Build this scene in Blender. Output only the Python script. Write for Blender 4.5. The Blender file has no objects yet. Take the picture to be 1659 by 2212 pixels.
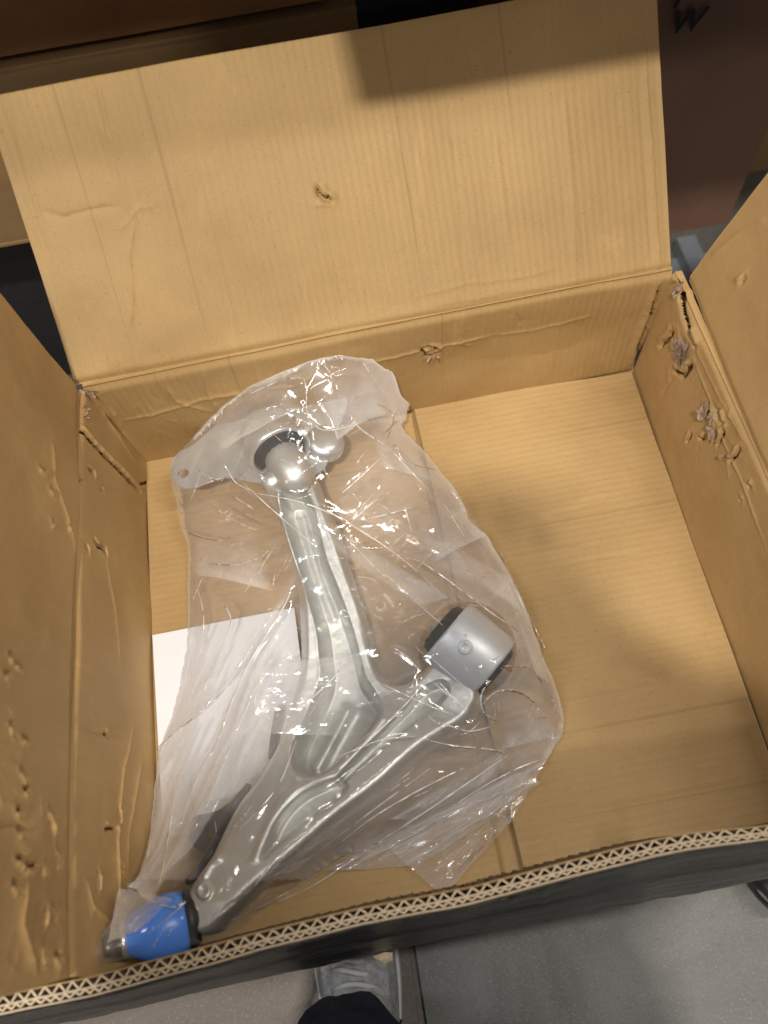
import bpy, bmesh, math, random
import numpy as np
from mathutils import Matrix, Vector
C = bpy.context.scene.collection
R_ = math.radians
# ------------------------------------------------------------------ camera
IW, IH, F = 1659.0, 2212.0, 1661.0
cx, cy = IW / 2, IH / 2
HC = 0.88                                   # lens height above the carton floor, metres
GZ = -0.33                                  # concrete floor
def cam_axes():
    V1 = np.array([201.0, -2435.0]); d = V1 - [cx, cy]; L = np.hypot(*d)
    N = np.array([cx, cy]) - d / L * (F * F / L)
    r = lambda p: np.array([p[0] - cx, -(p[1] - cy), -F])
    y = r(V1); y /= np.linalg.norm(y)
    z = -r(N); z /= np.linalg.norm(z)
    return np.stack([np.cross(y, z), y, z], 1)
RM = cam_axes()
camd = bpy.data.cameras.new('camera'); cam = bpy.data.objects.new('camera', camd); C.objects.link(cam)
m = Matrix([[*RM.T[0]], [*RM.T[1]], [*RM.T[2]]]).to_4x4(); m.translation = (0, 0, HC)
cam.matrix_world = m
camd.sensor_fit = 'VERTICAL'; camd.sensor_height = 24.0; camd.lens = 24.0 * F / IH
camd.clip_start = 0.02; camd.clip_end = 60
camd.dof.use_dof = True; camd.dof.focus_distance = 0.86; camd.dof.aperture_fstop = 2.2
bpy.context.scene.camera = cam
S = bpy.context.scene
# ------------------------------------------------------------------ world, lamps, exposure
w = bpy.data.worlds.new('World'); S.world = w; w.use_nodes = True
w.node_tree.nodes['Background'].inputs[0].default_value = (0.95, 0.95, 1.0, 1)
w.node_tree.nodes['Background'].inputs[1].default_value = 0.11
S.view_settings.view_transform = 'Standard'; S.view_settings.look = 'None'
S.view_settings.exposure = 0.05; S.view_settings.gamma = 1.0
def lamp(name, loc, target, sx, sy, power, col):
    l = bpy.data.lights.new(name, 'AREA'); l.shape = 'RECTANGLE'; l.size = sx; l.size_y = sy
    l.energy = power; l.color = col
    o = bpy.data.objects.new(name, l); C.objects.link(o); o.location = loc
    o.rotation_euler = (Vector(target) - Vector(loc)).to_track_quat('-Z', 'Y').to_euler()
    return o
lamp('aisle_or_fill_lamp', (-0.35, -1.10, 3.4), (0, 0.25, 0), 0.22, 0.12, 94, (1.0, 0.93, 0.82))
lamp('aisle_or_fill_lamp', (0.75, -1.60, 3.1), (0, 0.3, 0), 0.5, 0.12, 20, (1.0, 0.93, 0.80))
lamp('aisle_or_fill_lamp', (1.45, 0.25, 3.0), (0, 0.3, 0), 0.12, 1.1, 40, (1.0, 0.95, 0.86))  # added fill from the right, brightens the left wall and flap
lamp('aisle_or_fill_lamp', (-1.60, 0.2, 2.8), (0, 0.3, 0), 0.12, 1.0, 24, (0.94, 0.96, 1.0))  # added fill from the left, brightens the right wall

# ------------------------------------------------------------------ helpers
def ray(p):
    return RM.T @ np.array([p[0] - cx, -(p[1] - cy), -F])
def V(px, py, Z=0.0):
    v = ray((px, py)); t = (Z - HC) / v[2]
    return np.array([v[0] * t, v[1] * t, Z])
def VY(px, py, Y):
    v = ray((px, py)); t = Y / v[1]
    return np.array([v[0] * t, Y, HC + v[2] * t])
def projn(P):
    q = (P - np.array([0, 0, HC])) @ RM.T
    return cx + q[:, 0] / (-q[:, 2]) * F, cy - q[:, 1] / (-q[:, 2]) * F
def _h(ix, iy, s):
    n = (ix.astype(np.int64) * 374761393 + iy.astype(np.int64) * 668265263 + s * 974711 + 1013904223) & 0xffffffff
    n = ((n ^ (n >> 13)) * 1274126177) & 0xffffffff
    return ((n ^ (n >> 16)) & 0xffff) / 65535.0
def noise(x, y, s=0):
    ix, iy = np.floor(x), np.floor(y); fx, fy = x - ix, y - iy
    fx = fx * fx * (3 - 2 * fx); fy = fy * fy * (3 - 2 * fy)
    ix = ix.astype(int); iy = iy.astype(int)
    a, b, c, d = _h(ix, iy, s), _h(ix + 1, iy, s), _h(ix, iy + 1, s), _h(ix + 1, iy + 1, s)
    return (a * (1 - fx) + b * fx) * (1 - fy) + (c * (1 - fx) + d * fx) * fy * 1.0 - 0.5
def fbm(x, y, s=0, o=4):
    r = 0; a = 1.0
    for k in range(o):
        r = r + a * noise(x * 2 ** k + 7.3 * k, y * 2 ** k - 3.1 * k, s + k); a *= 0.5
    return r
def ridged(x, y, s=0, o=3):
    r = 0; a = 1.0
    for k in range(o):
        r = r + a * (1 - 4 * np.abs(noise(x * 2 ** k + 5.3 * k, y * 2 ** k, s + k))); a *= 0.5
    return r
def sstep(a, b, x):
    t = np.clip((x - a) / (b - a), 0, 1); return t * t * (3 - 2 * t)
def dpoly(x, y, pts, closed=False):
    """distance to a polyline, signed side, parameter 0..1"""
    pts = [np.array(p, float) for p in pts]
    if closed: pts = pts + [pts[0]]
    best = np.full(x.shape, 1e9); side = np.zeros(x.shape); par = np.zeros(x.shape)
    n = len(pts) - 1
    for i in range(n):
        a, b = pts[i], pts[i + 1]; d = b - a; L2 = max(float(d @ d), 1e-12)
        t = np.clip(((x - a[0]) * d[0] + (y - a[1]) * d[1]) / L2, 0, 1)
        qx, qy = x - a[0] - t * d[0], y - a[1] - t * d[1]; dd = np.hypot(qx, qy); mm = dd < best
        best = np.where(mm, dd, best); side = np.where(mm, np.sign(d[0] * qy - d[1] * qx), side); par = np.where(mm, (i + t) / n, par)
    return best, side, par
def inside(x, y, pts):
    r = np.zeros(x.shape, bool); n = len(pts); j = n - 1
    for i in range(n):
        xi, yi = pts[i]; xj, yj = pts[j]
        if yi != yj:
            r ^= ((yi > y) != (yj > y)) & (x < (xj - xi) * (y - yi) / (yj - yi) + xi)
        j = i
    return r
def sdf(x, y, pts):
    d, _, _ = dpoly(x, y, pts, True)
    return np.where(inside(x, y, pts), d, -d)          # positive inside
def spline(pts, n=8, closed=False):
    """Catmull-Rom through pts"""
    P = [np.array(p, float) for p in pts]; out = []
    N = len(P); rng = range(N) if closed else range(N - 1)
    for i in rng:
        g = (lambda k: P[k % N]) if closed else (lambda k: P[min(max(k, 0), N - 1)])
        a, b, c, d = g(i - 1), g(i), g(i + 1), g(i + 2)
        for k in range(n):
            t = k / n
            out.append(0.5 * (2 * b + (c - a) * t + (2 * a - 5 * b + 4 * c - d) * t * t + (3 * b - a - 3 * c + d) * t ** 3))
    if not closed: out.append(P[-1])
    return out

def link(name, me, mats, parent=None, smooth=True, **props):
    o = bpy.data.objects.new(name, me); C.objects.link(o)
    for mt in (mats if isinstance(mats, (list, tuple)) else [mats]): me.materials.append(mt)
    if smooth: me.polygons.foreach_set('use_smooth', [True] * len(me.polygons))
    if parent is not None: o.parent = parent
    for k, v in props.items(): o[k] = v
    return o
def mesh(name, v, f, mats, parent=None, smooth=True, **props):
    me = bpy.data.meshes.new(name); me.from_pydata([tuple(map(float, p)) for p in v], [], [tuple(map(int, q)) for q in f]); me.update()
    return link(name, me, mats, parent, smooth, **props)
def gridmesh(name, X, Y, Z, mats, parent=None, mask=None, uv=None, **props):
    """height/any grid; mask over vertices"""
    nj, ni = X.shape
    idx = np.arange(nj * ni).reshape(nj, ni)
    q = np.stack([idx[:-1, :-1], idx[:-1, 1:], idx[1:, 1:], idx[1:, :-1]], -1).reshape(-1, 4)
    if mask is not None:
        mk = mask.reshape(-1); q = q[mk[q].all(1)]
        used = np.unique(q); re = np.full(nj * ni, -1); re[used] = np.arange(len(used)); q = re[q]
    else: used = np.arange(nj * ni)
    co = np.stack([X, Y, Z], -1).reshape(-1, 3)[used]
    me = bpy.data.meshes.new(name); me.vertices.add(len(co)); me.vertices.foreach_set('co', co.astype(np.float32).ravel())
    me.loops.add(q.size); me.loops.foreach_set('vertex_index', q.ravel().astype(np.int32))
    me.polygons.add(len(q)); me.polygons.foreach_set('loop_start', np.arange(0, q.size, 4, dtype=np.int32)); me.polygons.foreach_set('loop_total', np.full(len(q), 4, np.int32))
    if uv is not None:
        l = me.uv_layers.new(name='uv'); u = np.stack(uv, -1).reshape(-1, 2)[used][q.ravel()]
        l.data.foreach_set('uv', u.astype(np.float32).ravel())
    me.update(calc_edges=True)
    return link(name, me, mats, parent, True, **props)
def empty(name, loc, label, cat, group=None):
    o = bpy.data.objects.new(name, None); C.objects.link(o); o.location = tuple(map(float, loc)); o.empty_display_size = 0.05
    o['label'] = label; o['category'] = cat
    if group: o['group'] = group
    return o
def settle(root):
    """children were built in world coordinates: keep them there"""
    bpy.context.view_layer.update()
    inv = root.matrix_world.inverted()
    for c in root.children: c.matrix_parent_inverse = inv
def boxmesh(name, lo, hi, mats, parent=None, bevel=0.004, rot=0, **props):
    bm = bmesh.new(); bmesh.ops.create_cube(bm, size=1)
    lo, hi = np.array(lo, float), np.array(hi, float); c = (lo + hi) / 2; s = hi - lo
    for v in bm.verts: v.co = Vector((v.co.x * s[0], v.co.y * s[1], v.co.z * s[2]))
    if bevel: bmesh.ops.bevel(bm, geom=bm.edges[:], offset=bevel, segments=3, affect='EDGES', profile=0.5)
    if rot: bmesh.ops.rotate(bm, verts=bm.verts, cent=(0, 0, 0), matrix=Matrix.Rotation(rot, 3, 'Z'))
    bmesh.ops.translate(bm, verts=bm.verts, vec=Vector(tuple(c)))
    me = bpy.data.meshes.new(name); bm.to_mesh(me); bm.free()
    return link(name, me, mats, parent, False, **props)
def lathe(name, prof, origin, axis, mats, parent=None, seg=48, wob=None, **props):
    """prof: (distance along axis, radius)"""
    a = np.array(axis, float); a /= np.linalg.norm(a); u = np.cross(a, [0.3, 0.2, 1.0]); u /= np.linalg.norm(u); v = np.cross(a, u)
    vs = []; fs = []
    for i, (s, r) in enumerate(prof):
        for k in range(seg):
            t = 2 * math.pi * k / seg; rr = r * (1 + (wob(i, t) if wob else 0))
            vs.append(np.array(origin) + a * s + (u * math.cos(t) + v * math.sin(t)) * rr)
    for i in range(len(prof) - 1):
        for k in range(seg):
            fs.append((i * seg + k, i * seg + (k + 1) % seg, (i + 1) * seg + (k + 1) % seg, (i + 1) * seg + k))
    return mesh(name, vs, fs, mats, parent, **props)
def tube(name, pts, rad, mats, parent=None, seg=10, **props):
    vs = []; fs = []; P = [np.array(p, float) for p in pts]
    for i, p in enumerate(P):
        d = P[min(i + 1, len(P) - 1)] - P[max(i - 1, 0)]; d /= np.linalg.norm(d) + 1e-9
        u = np.cross(d, [0.1, 0.2, 1]); u /= np.linalg.norm(u); v = np.cross(d, u); r = rad[i] if isinstance(rad, (list, tuple)) else rad
        for k in range(seg):
            t = 2 * math.pi * k / seg; vs.append(p + (u * math.cos(t) + v * math.sin(t)) * r)
    for i in range(len(P) - 1):
        for k in range(seg): fs.append((i * seg + k, i * seg + (k + 1) % seg, (i + 1) * seg + (k + 1) % seg, (i + 1) * seg + k))
    fs.append(tuple(range(seg))[::-1]); fs.append(tuple(range((len(P) - 1) * seg, len(P) * seg)))
    return mesh(name, vs, fs, mats, parent, **props)
def slab(name, top, thick, mats, parent=None, **props):
    """polygon (list of xyz, roughly planar) extruded down by thick"""
    bm = bmesh.new(); vs = [bm.verts.new(tuple(map(float, p))) for p in top]; f = bm.faces.new(vs)
    if f.normal.z < 0 or True: bm.normal_update()
    if f.normal.z < 0: f.normal_flip(); bm.normal_update()
    r = bmesh.ops.extrude_face_region(bm, geom=[f])
    for v in [g for g in r['geom'] if isinstance(g, bmesh.types.BMVert)]: v.co.z -= thick
    bmesh.ops.recalc_face_normals(bm, faces=bm.faces)
    ed = [e for e in bm.edges if len(e.link_faces) == 2]
    bmesh.ops.bevel(bm, geom=ed, offset=min(thick * 0.3, 0.0015), segments=2, affect='EDGES', profile=0.5)
    me = bpy.data.meshes.new(name); bm.to_mesh(me); bm.free()
    return link(name, me, mats, parent, False, **props)

# ------------------------------------------------------------------ materials
class M:
    def __init__(s, name):
        s.m = bpy.data.materials.new(name); s.m.use_nodes = True; s.t = s.m.node_tree; s.n = s.t.nodes
        s.b = s.n['Principled BSDF']; s.out = s.n['Material Output']
    def node(s, typ, **kw):
        n = s.n.new(typ)
        for k, v in kw.items():
            if k in n.inputs: n.inputs[k].default_value = v
            else: setattr(n, k, v)
        return n
    def l(s, a, b): s.t.links.new(a, b)
    def coord(s, out='Object', scale=(1, 1, 1), rot=(0, 0, 0)):
        tc = s.n.new('ShaderNodeTexCoord'); mp = s.n.new('ShaderNodeMapping'); mp.inputs['Scale'].default_value = scale; mp.inputs['Rotation'].default_value = rot
        s.l(tc.outputs[out], mp.inputs[0]); return mp.outputs[0]
    def noise(s, co, scale, detail=4, rough=0.55, dist=0.0):
        n = s.node('ShaderNodeTexNoise'); n.inputs['Scale'].default_value = scale; n.inputs['Detail'].default_value = detail; n.inputs['Roughness'].default_value = rough; n.inputs['Distortion'].default_value = dist
        s.l(co, n.inputs['Vector']); return n.outputs['Fac']
    def ramp(s, fac, stops):
        r = s.n.new('ShaderNodeValToRGB'); s.l(fac, r.inputs[0]); e = r.color_ramp.elements
        while len(e) < len(stops): e.new(0.5)
        for q, (p, c) in zip(e, stops): q.position = p; q.color = (*c, 1) if len(c) == 3 else c
        return r.outputs[0]
    def mix(s, fac, a, b, mode='MIX'):
        x = s.n.new('ShaderNodeMix'); x.data_type = 'RGBA'; x.blend_type = mode
        for sock, val in ((x.inputs[0], fac), (x.inputs[6], a), (x.inputs[7], b)):
            if hasattr(val, 'is_linked') or hasattr(val, 'links'): s.l(val, sock)
            elif isinstance(val, (int, float)): sock.default_value = val
            else: sock.default_value = (*val, 1)
        return x.outputs[2]
    def bump(s, h, strength, dist=0.001, prev=None):
        b = s.n.new('ShaderNodeBump'); b.inputs['Strength'].default_value = strength; b.inputs['Distance'].default_value = dist
        s.l(h, b.inputs['Height'])
        if prev is not None: s.l(prev, b.inputs['Normal'])
        return b.outputs[0]
def cardboard(name, tone=1.0, warm=0.0, flute=True, stains=0.0, dark=(0.365, 0.230, 0.095), light=(0.525, 0.348, 0.152)):
    k = M(name); uvc = k.coord('UV'); ob = k.coord('Object')
    d = tuple(c * tone for c in dark); l = tuple(c * tone for c in light)
    big = k.noise(ob, 7.0, 4, 0.5, 0.2)
    col = k.ramp(big, [(0.25, d), (0.5, tuple((a + b) / 2 for a, b in zip(d, l))), (0.8, l)])
    st = k.noise(k.coord('UV', (240, 14, 1)), 1.0, 4, 0.6)          # fibre streaks along the flutes
    col = k.mix(0.05, col, k.ramp(st, [(0.3, tuple(c * .55 for c in d)), (0.75, tuple(min(1, c * 1.2) for c in l))]))
    fine = k.noise(ob, 900, 3, 0.7)
    col = k.mix(0.16, col, k.ramp(fine, [(0.3, tuple(c * .5 for c in d)), (0.7, tuple(min(1, c * 1.3) for c in l))]))
    fk = k.noise(k.coord('Object', (1, 1, 1)), 420, 2, 0.5); col = k.mix(k.ramp(fk, [(0.66, (0, 0, 0)), (0.70, (.35, .35, .35))]), col, tuple(c * .45 for c in d))
    sf = k.noise(k.coord('UV', (30, 9, 1)), 1.0, 5, 0.7, 0.6); col = k.mix(k.ramp(sf, [(0.60, (0, 0, 0)), (0.76, (.28, .28, .28))]), col, tuple(min(1, c * 1.25) for c in l))
    if warm:
        col = k.mix(warm, col, (0.34, 0.20, 0.11))
    if stains:
        sn = k.noise(ob, 9, 3, 0.5, 0.3); col = k.mix(k.ramp(sn, [(0.60, (0, 0, 0)), (0.72, (stains,) * 3)]), col, tuple(c * .55 for c in d))
    k.l(col, k.b.inputs['Base Color'])
    k.b.inputs['Roughness'].default_value = 0.62; k.b.inputs['Specular IOR Level'].default_value = 0.35
    h = k.bump(fine, 0.25, 0.0006)
    if flute:
        wv = k.node('ShaderNodeTexWave'); wv.wave_type = 'BANDS'; wv.bands_direction = 'X'; wv.wave_profile = 'SIN'
        wv.inputs['Scale'].default_value = 1.0; wv.inputs['Distortion'].default_value = 0.15; wv.inputs['Detail'].default_value = 2; wv.inputs['Detail Scale'].default_value = 0.4
        k.l(k.coord('UV', (37, 0.0, 1)), wv.inputs['Vector'])
        h = k.bump(wv.outputs['Fac'], 0.22, 0.0010, h)
        ln = k.ramp(k.noise(k.coord('UV', (118, 0.6, 1)), 1.0, 1, 0.4), [(0.66, (0, 0, 0)), (0.72, (1, 1, 1))]); col2 = k.mix(k.mix(1.0, ln, (0.26, 0.26, 0.26), 'MULTIPLY'), col, tuple(c * .5 for c in d)); k.l(col2, k.b.inputs['Base Color'])
        wr = k.noise(k.coord('UV', (70, 90, 1)), 1.0, 2, 0.5); h = k.bump(wr, 0.10, 0.0022, h)
    k.l(h, k.b.inputs['Normal'])
    return k.m
def simple(name, col, rough=0.5, metal=0.0, spec=0.5, var=0.0, scale=60, bump=0.0, bdist=0.0008, bscale=None):
    k = M(name); k.b.inputs['Roughness'].default_value = rough; k.b.inputs['Metallic'].default_value = metal; k.b.inputs['Specular IOR Level'].default_value = spec
    ob = k.coord('Object')
    n = k.noise(ob, scale, 4, 0.6)
    c = k.ramp(n, [(0.25, tuple(x * (1 - var) for x in col)), (0.75, tuple(min(1, x * (1 + var)) for x in col))]); k.l(c, k.b.inputs['Base Color'])
    if bump: k.l(k.bump(k.noise(ob, bscale or scale * 6, 4, 0.6), bump, bdist), k.b.inputs['Normal'])
    return k.m
MC = cardboard('kraft_cardboard'); MCF = cardboard('kraft_cardboard_flap', tone=1.06)
MCS = cardboard('kraft_cardboard_floor', tone=1.0, stains=0.35)
MCP = cardboard('kraft_plain_side', tone=1.14, warm=0.10, flute=False)  # same kraft, tone raised so the side walls look more brightly lit
MBK = cardboard('cardboard_in_rack', tone=0.85, warm=0.30, flute=False)
MBR = cardboard('reddish_carton', tone=0.95, flute=False, dark=(0.22, 0.12, 0.082), light=(0.33, 0.185, 0.125))
MFL = simple('fluting_shade_tone', (0.17, 0.115, 0.070), 0.9, var=0.2, scale=300)  # darkened to put the shade of the flute hollows into the colour
MTORN = simple('torn_paper', (0.45, 0.33, 0.23), 0.9, var=0.35, scale=300, bump=0.6, bdist=0.0015)
MPLY = simple('board_cut_edge', (0.62, 0.49, 0.33), 0.85, var=0.22, scale=420, bump=0.4)
MCAST = simple('cast_aluminium', (0.64, 0.645, 0.62), 0.44, metal=0.74, var=0.10, scale=45, bump=0.45, bdist=0.0005, bscale=900)
MPAINT = simple('silver_painted_steel', (0.60, 0.63, 0.66), 0.42, metal=0.35, var=0.06, scale=40, bump=0.12, bdist=0.0005, bscale=500)
MSTEEL = simple('zinc_plated_steel', (0.70, 0.71, 0.70), 0.30, metal=0.75, var=0.12, scale=50, bump=0.15)
MRUB = simple('black_rubber', (0.014, 0.015, 0.018), 0.5, var=0.3, scale=60, bump=0.35, bdist=0.001)
MPLAS = simple('black_moulded_plastic', (0.026, 0.026, 0.032), 0.34, var=0.2, scale=80, bump=0.15)
MBLUE = simple('blue_plastic_cap', (0.07, 0.26, 0.86), 0.33, var=0.10, scale=20, bump=0.05)
MNUT = simple('dark_steel_stud', (0.16, 0.15, 0.14), 0.35, metal=0.8, var=0.3, scale=200)
MPAPER = simple('white_paper', (0.80, 0.82, 0.88), 0.75, var=0.03, scale=15)
MSHOE = simple('grey_knit_shoe', (0.27, 0.275, 0.28), 0.8, var=0.35, scale=140, bump=0.8, bdist=0.002, bscale=500)
MSOLE = simple('white_rubber_sole', (0.52, 0.53, 0.54), 0.6, var=0.12, scale=60)
MLACE = simple('grey_lace', (0.42, 0.42, 0.42), 0.8, var=0.3)
MSTRIPE = simple('black_shoe_stripe', (0.018, 0.018, 0.02), 0.6, var=0.2)
MDENIM = simple('navy_denim', (0.010, 0.013, 0.028), 0.85, var=0.35, scale=90, bump=0.6, bdist=0.001, bscale=900)
MSKIN = simple('skin', (0.42, 0.25, 0.17), 0.5, var=0.08)
MSHIRT = simple('dark_shirt', (0.03, 0.032, 0.038), 0.85, var=0.2)
MHAIR = simple('dark_hair', (0.02, 0.015, 0.012), 0.6, var=0.3)
MINK = simple('black_print', (0.012, 0.010, 0.010), 0.7)
MRACK = simple('grey_rack_steel', (0.34, 0.38, 0.44), 0.38, metal=0.3, var=0.12, scale=20, bump=0.1)
def tape_mat():
    k = M('black_tape'); ob = k.coord('Object', (3, 30, 30)); n = k.noise(ob, 3, 5, 0.6, 0.5)
    k.l(k.ramp(n, [(0.3, (0.008, 0.008, 0.009)), (0.5, (0.022, 0.022, 0.021)), (0.72, (0.10, 0.095, 0.08))]), k.b.inputs['Base Color'])  # lighter greys in the ramp stand for sheen streaks on the tape
    k.b.inputs['Roughness'].default_value = 0.24
    k.l(k.bump(k.noise(k.coord('Object', (14, 50, 50)), 4, 5, 0.6, 1.0), 1.0, 0.006), k.b.inputs['Normal'])
    return k.m
MTAPE = tape_mat()
def concrete():
    k = M('concrete'); ob = k.coord('Object')
    big = k.noise(ob, 3.5, 5, 0.6, 0.6); col = k.ramp(big, [(0.3, (0.085, 0.084, 0.076)), (0.7, (0.19, 0.188, 0.178))])
    sx = k.n.new('ShaderNodeSeparateXYZ'); k.l(ob, sx.inputs[0])
    br = k.ramp(sx.outputs[0], [(0.0, (1, 1, 1)), (0.001, (0, 0, 0))])
    mth = k.node('ShaderNodeMath', operation='LESS_THAN'); k.l(sx.outputs[0], mth.inputs[0]); mth.inputs[1].default_value = -0.068
    col = k.mix(mth.outputs[0], col, k.mix(0.6, col, (0.14, 0.10, 0.078)))
    sp = k.noise(ob, 330, 4, 0.75); col = k.mix(k.ramp(sp, [(0.55, (0, 0, 0)), (0.68, (.5, .5, .5))]), col, (0.34, 0.35, 0.35))
    sp2 = k.noise(k.coord('Object', (1, 1, 1), (0.3, 0.1, 0.8)), 150, 4, 0.75); col = k.mix(k.ramp(sp2, [(0.58, (0, 0, 0)), (0.70, (.5, .5, .5))]), col, (0.06, 0.055, 0.05))
    k.l(col, k.b.inputs['Base Color']); k.b.inputs['Roughness'].default_value = 0.55
    k.l(k.bump(sp, 0.5, 0.0015), k.b.inputs['Normal']); return k.m
MCON = concrete()
def film(name, haze=0.10, tint=(0.995, 0.993, 0.993), gloss=0.28, layered=False):
    """clear polythene: mostly transparent, a little milky scatter that grows at grazing angles, sharp reflections"""
    k = M(name); k.n.remove(k.b)
    tr = k.node('ShaderNodeBsdfTransparent'); tr.inputs[0].default_value = (*tint, 1)
    di = k.node('ShaderNodeBsdfDiffuse'); di.inputs[0].default_value = (1.0, 0.99, 1.0, 1)
    tl = k.node('ShaderNodeBsdfTranslucent'); tl.inputs[0].default_value = (1.0, 0.99, 1.0, 1)
    gl = k.node('ShaderNodeBsdfGlossy'); gl.inputs['Roughness'].default_value = 0.10; gl.inputs[0].default_value = (1, 1, 1, 1)
    dt = k.node('ShaderNodeMixShader'); dt.inputs[0].default_value = 0.2; k.l(di.outputs[0], dt.inputs[1]); k.l(tl.outputs[0], dt.inputs[2])
    lw = k.node('ShaderNodeLayerWeight'); lw.inputs['Blend'].default_value = 0.35
    ob = k.coord('Object'); n1 = k.noise(ob, 9, 3, 0.5, 0.3); n2 = k.noise(ob, 120, 3, 0.5)
    mr = k.node('ShaderNodeMapRange'); k.l(lw.outputs['Facing'], mr.inputs[0]); mr.inputs[3].default_value = haze; mr.inputs[4].default_value = min(1, haze * 8)
    ml = k.node('ShaderNodeMath', operation='MULTIPLY'); k.l(mr.outputs[0], ml.inputs[0])
    m2 = k.node('ShaderNodeMapRange'); k.l(n1, m2.inputs[0]); m2.inputs[1].default_value = 0.3; m2.inputs[2].default_value = 0.7; m2.inputs[3].default_value = 0.6; m2.inputs[4].default_value = 1.5; k.l(m2.outputs[0], ml.inputs[1])
    mx = k.node('ShaderNodeMixShader'); k.l(ml.outputs[0], mx.inputs[0]); k.l(tr.outputs[0], mx.inputs[1]); k.l(dt.outputs[0], mx.inputs[2])
    fr = k.node('ShaderNodeFresnel'); fr.inputs[0].default_value = 1.52
    fm = k.node('ShaderNodeMath', operation='MULTIPLY_ADD'); k.l(fr.outputs[0], fm.inputs[0]); fm.inputs[1].default_value = gloss; fm.inputs[2].default_value = 0.065
    if layered:      # the uv map of this film stores how many layers of it lie on each other there
        uvn = k.n.new('ShaderNodeUVMap'); uvn.uv_map = 'uv'; sx = k.n.new('ShaderNodeSeparateXYZ'); k.l(uvn.outputs[0], sx.inputs[0])
        m3 = k.node('ShaderNodeMath', operation='MULTIPLY'); k.l(ml.outputs[0], m3.inputs[0]); k.l(sx.outputs[0], m3.inputs[1]); m3.use_clamp = True; k.l(m3.outputs[0], mx.inputs[0])
        mn = k.node('ShaderNodeMath', operation='MINIMUM'); k.l(sx.outputs[0], mn.inputs[0]); mn.inputs[1].default_value = 1.0; m4 = k.node('ShaderNodeMath', operation='MULTIPLY'); k.l(fm.outputs[0], m4.inputs[0]); k.l(mn.outputs[0], m4.inputs[1])
    bp = k.bump(n2, 0.10, 0.0010)
    k.l(bp, gl.inputs['Normal'])
    mx2 = k.node('ShaderNodeMixShader'); k.l((m4 if layered else fm).outputs[0], mx2.inputs[0]); k.l(mx.outputs[0], mx2.inputs[1]); k.l(gl.outputs[0], mx2.inputs[2])
    k.l(mx2.outputs[0], k.out.inputs[0]); return k.m
MFILM = film('clear_polythene', 0.065, layered=True); MFILM2 = film('clear_polythene_under', 0.05, gloss=0.4); MFILM3 = film('clear_polythene_flap', 0.17)
MFILM4 = film('clear_polythene_layer', 0.38, layered=True)
MFILM2 = film('clear_polythene_under', 0.035, gloss=0.3)
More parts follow.
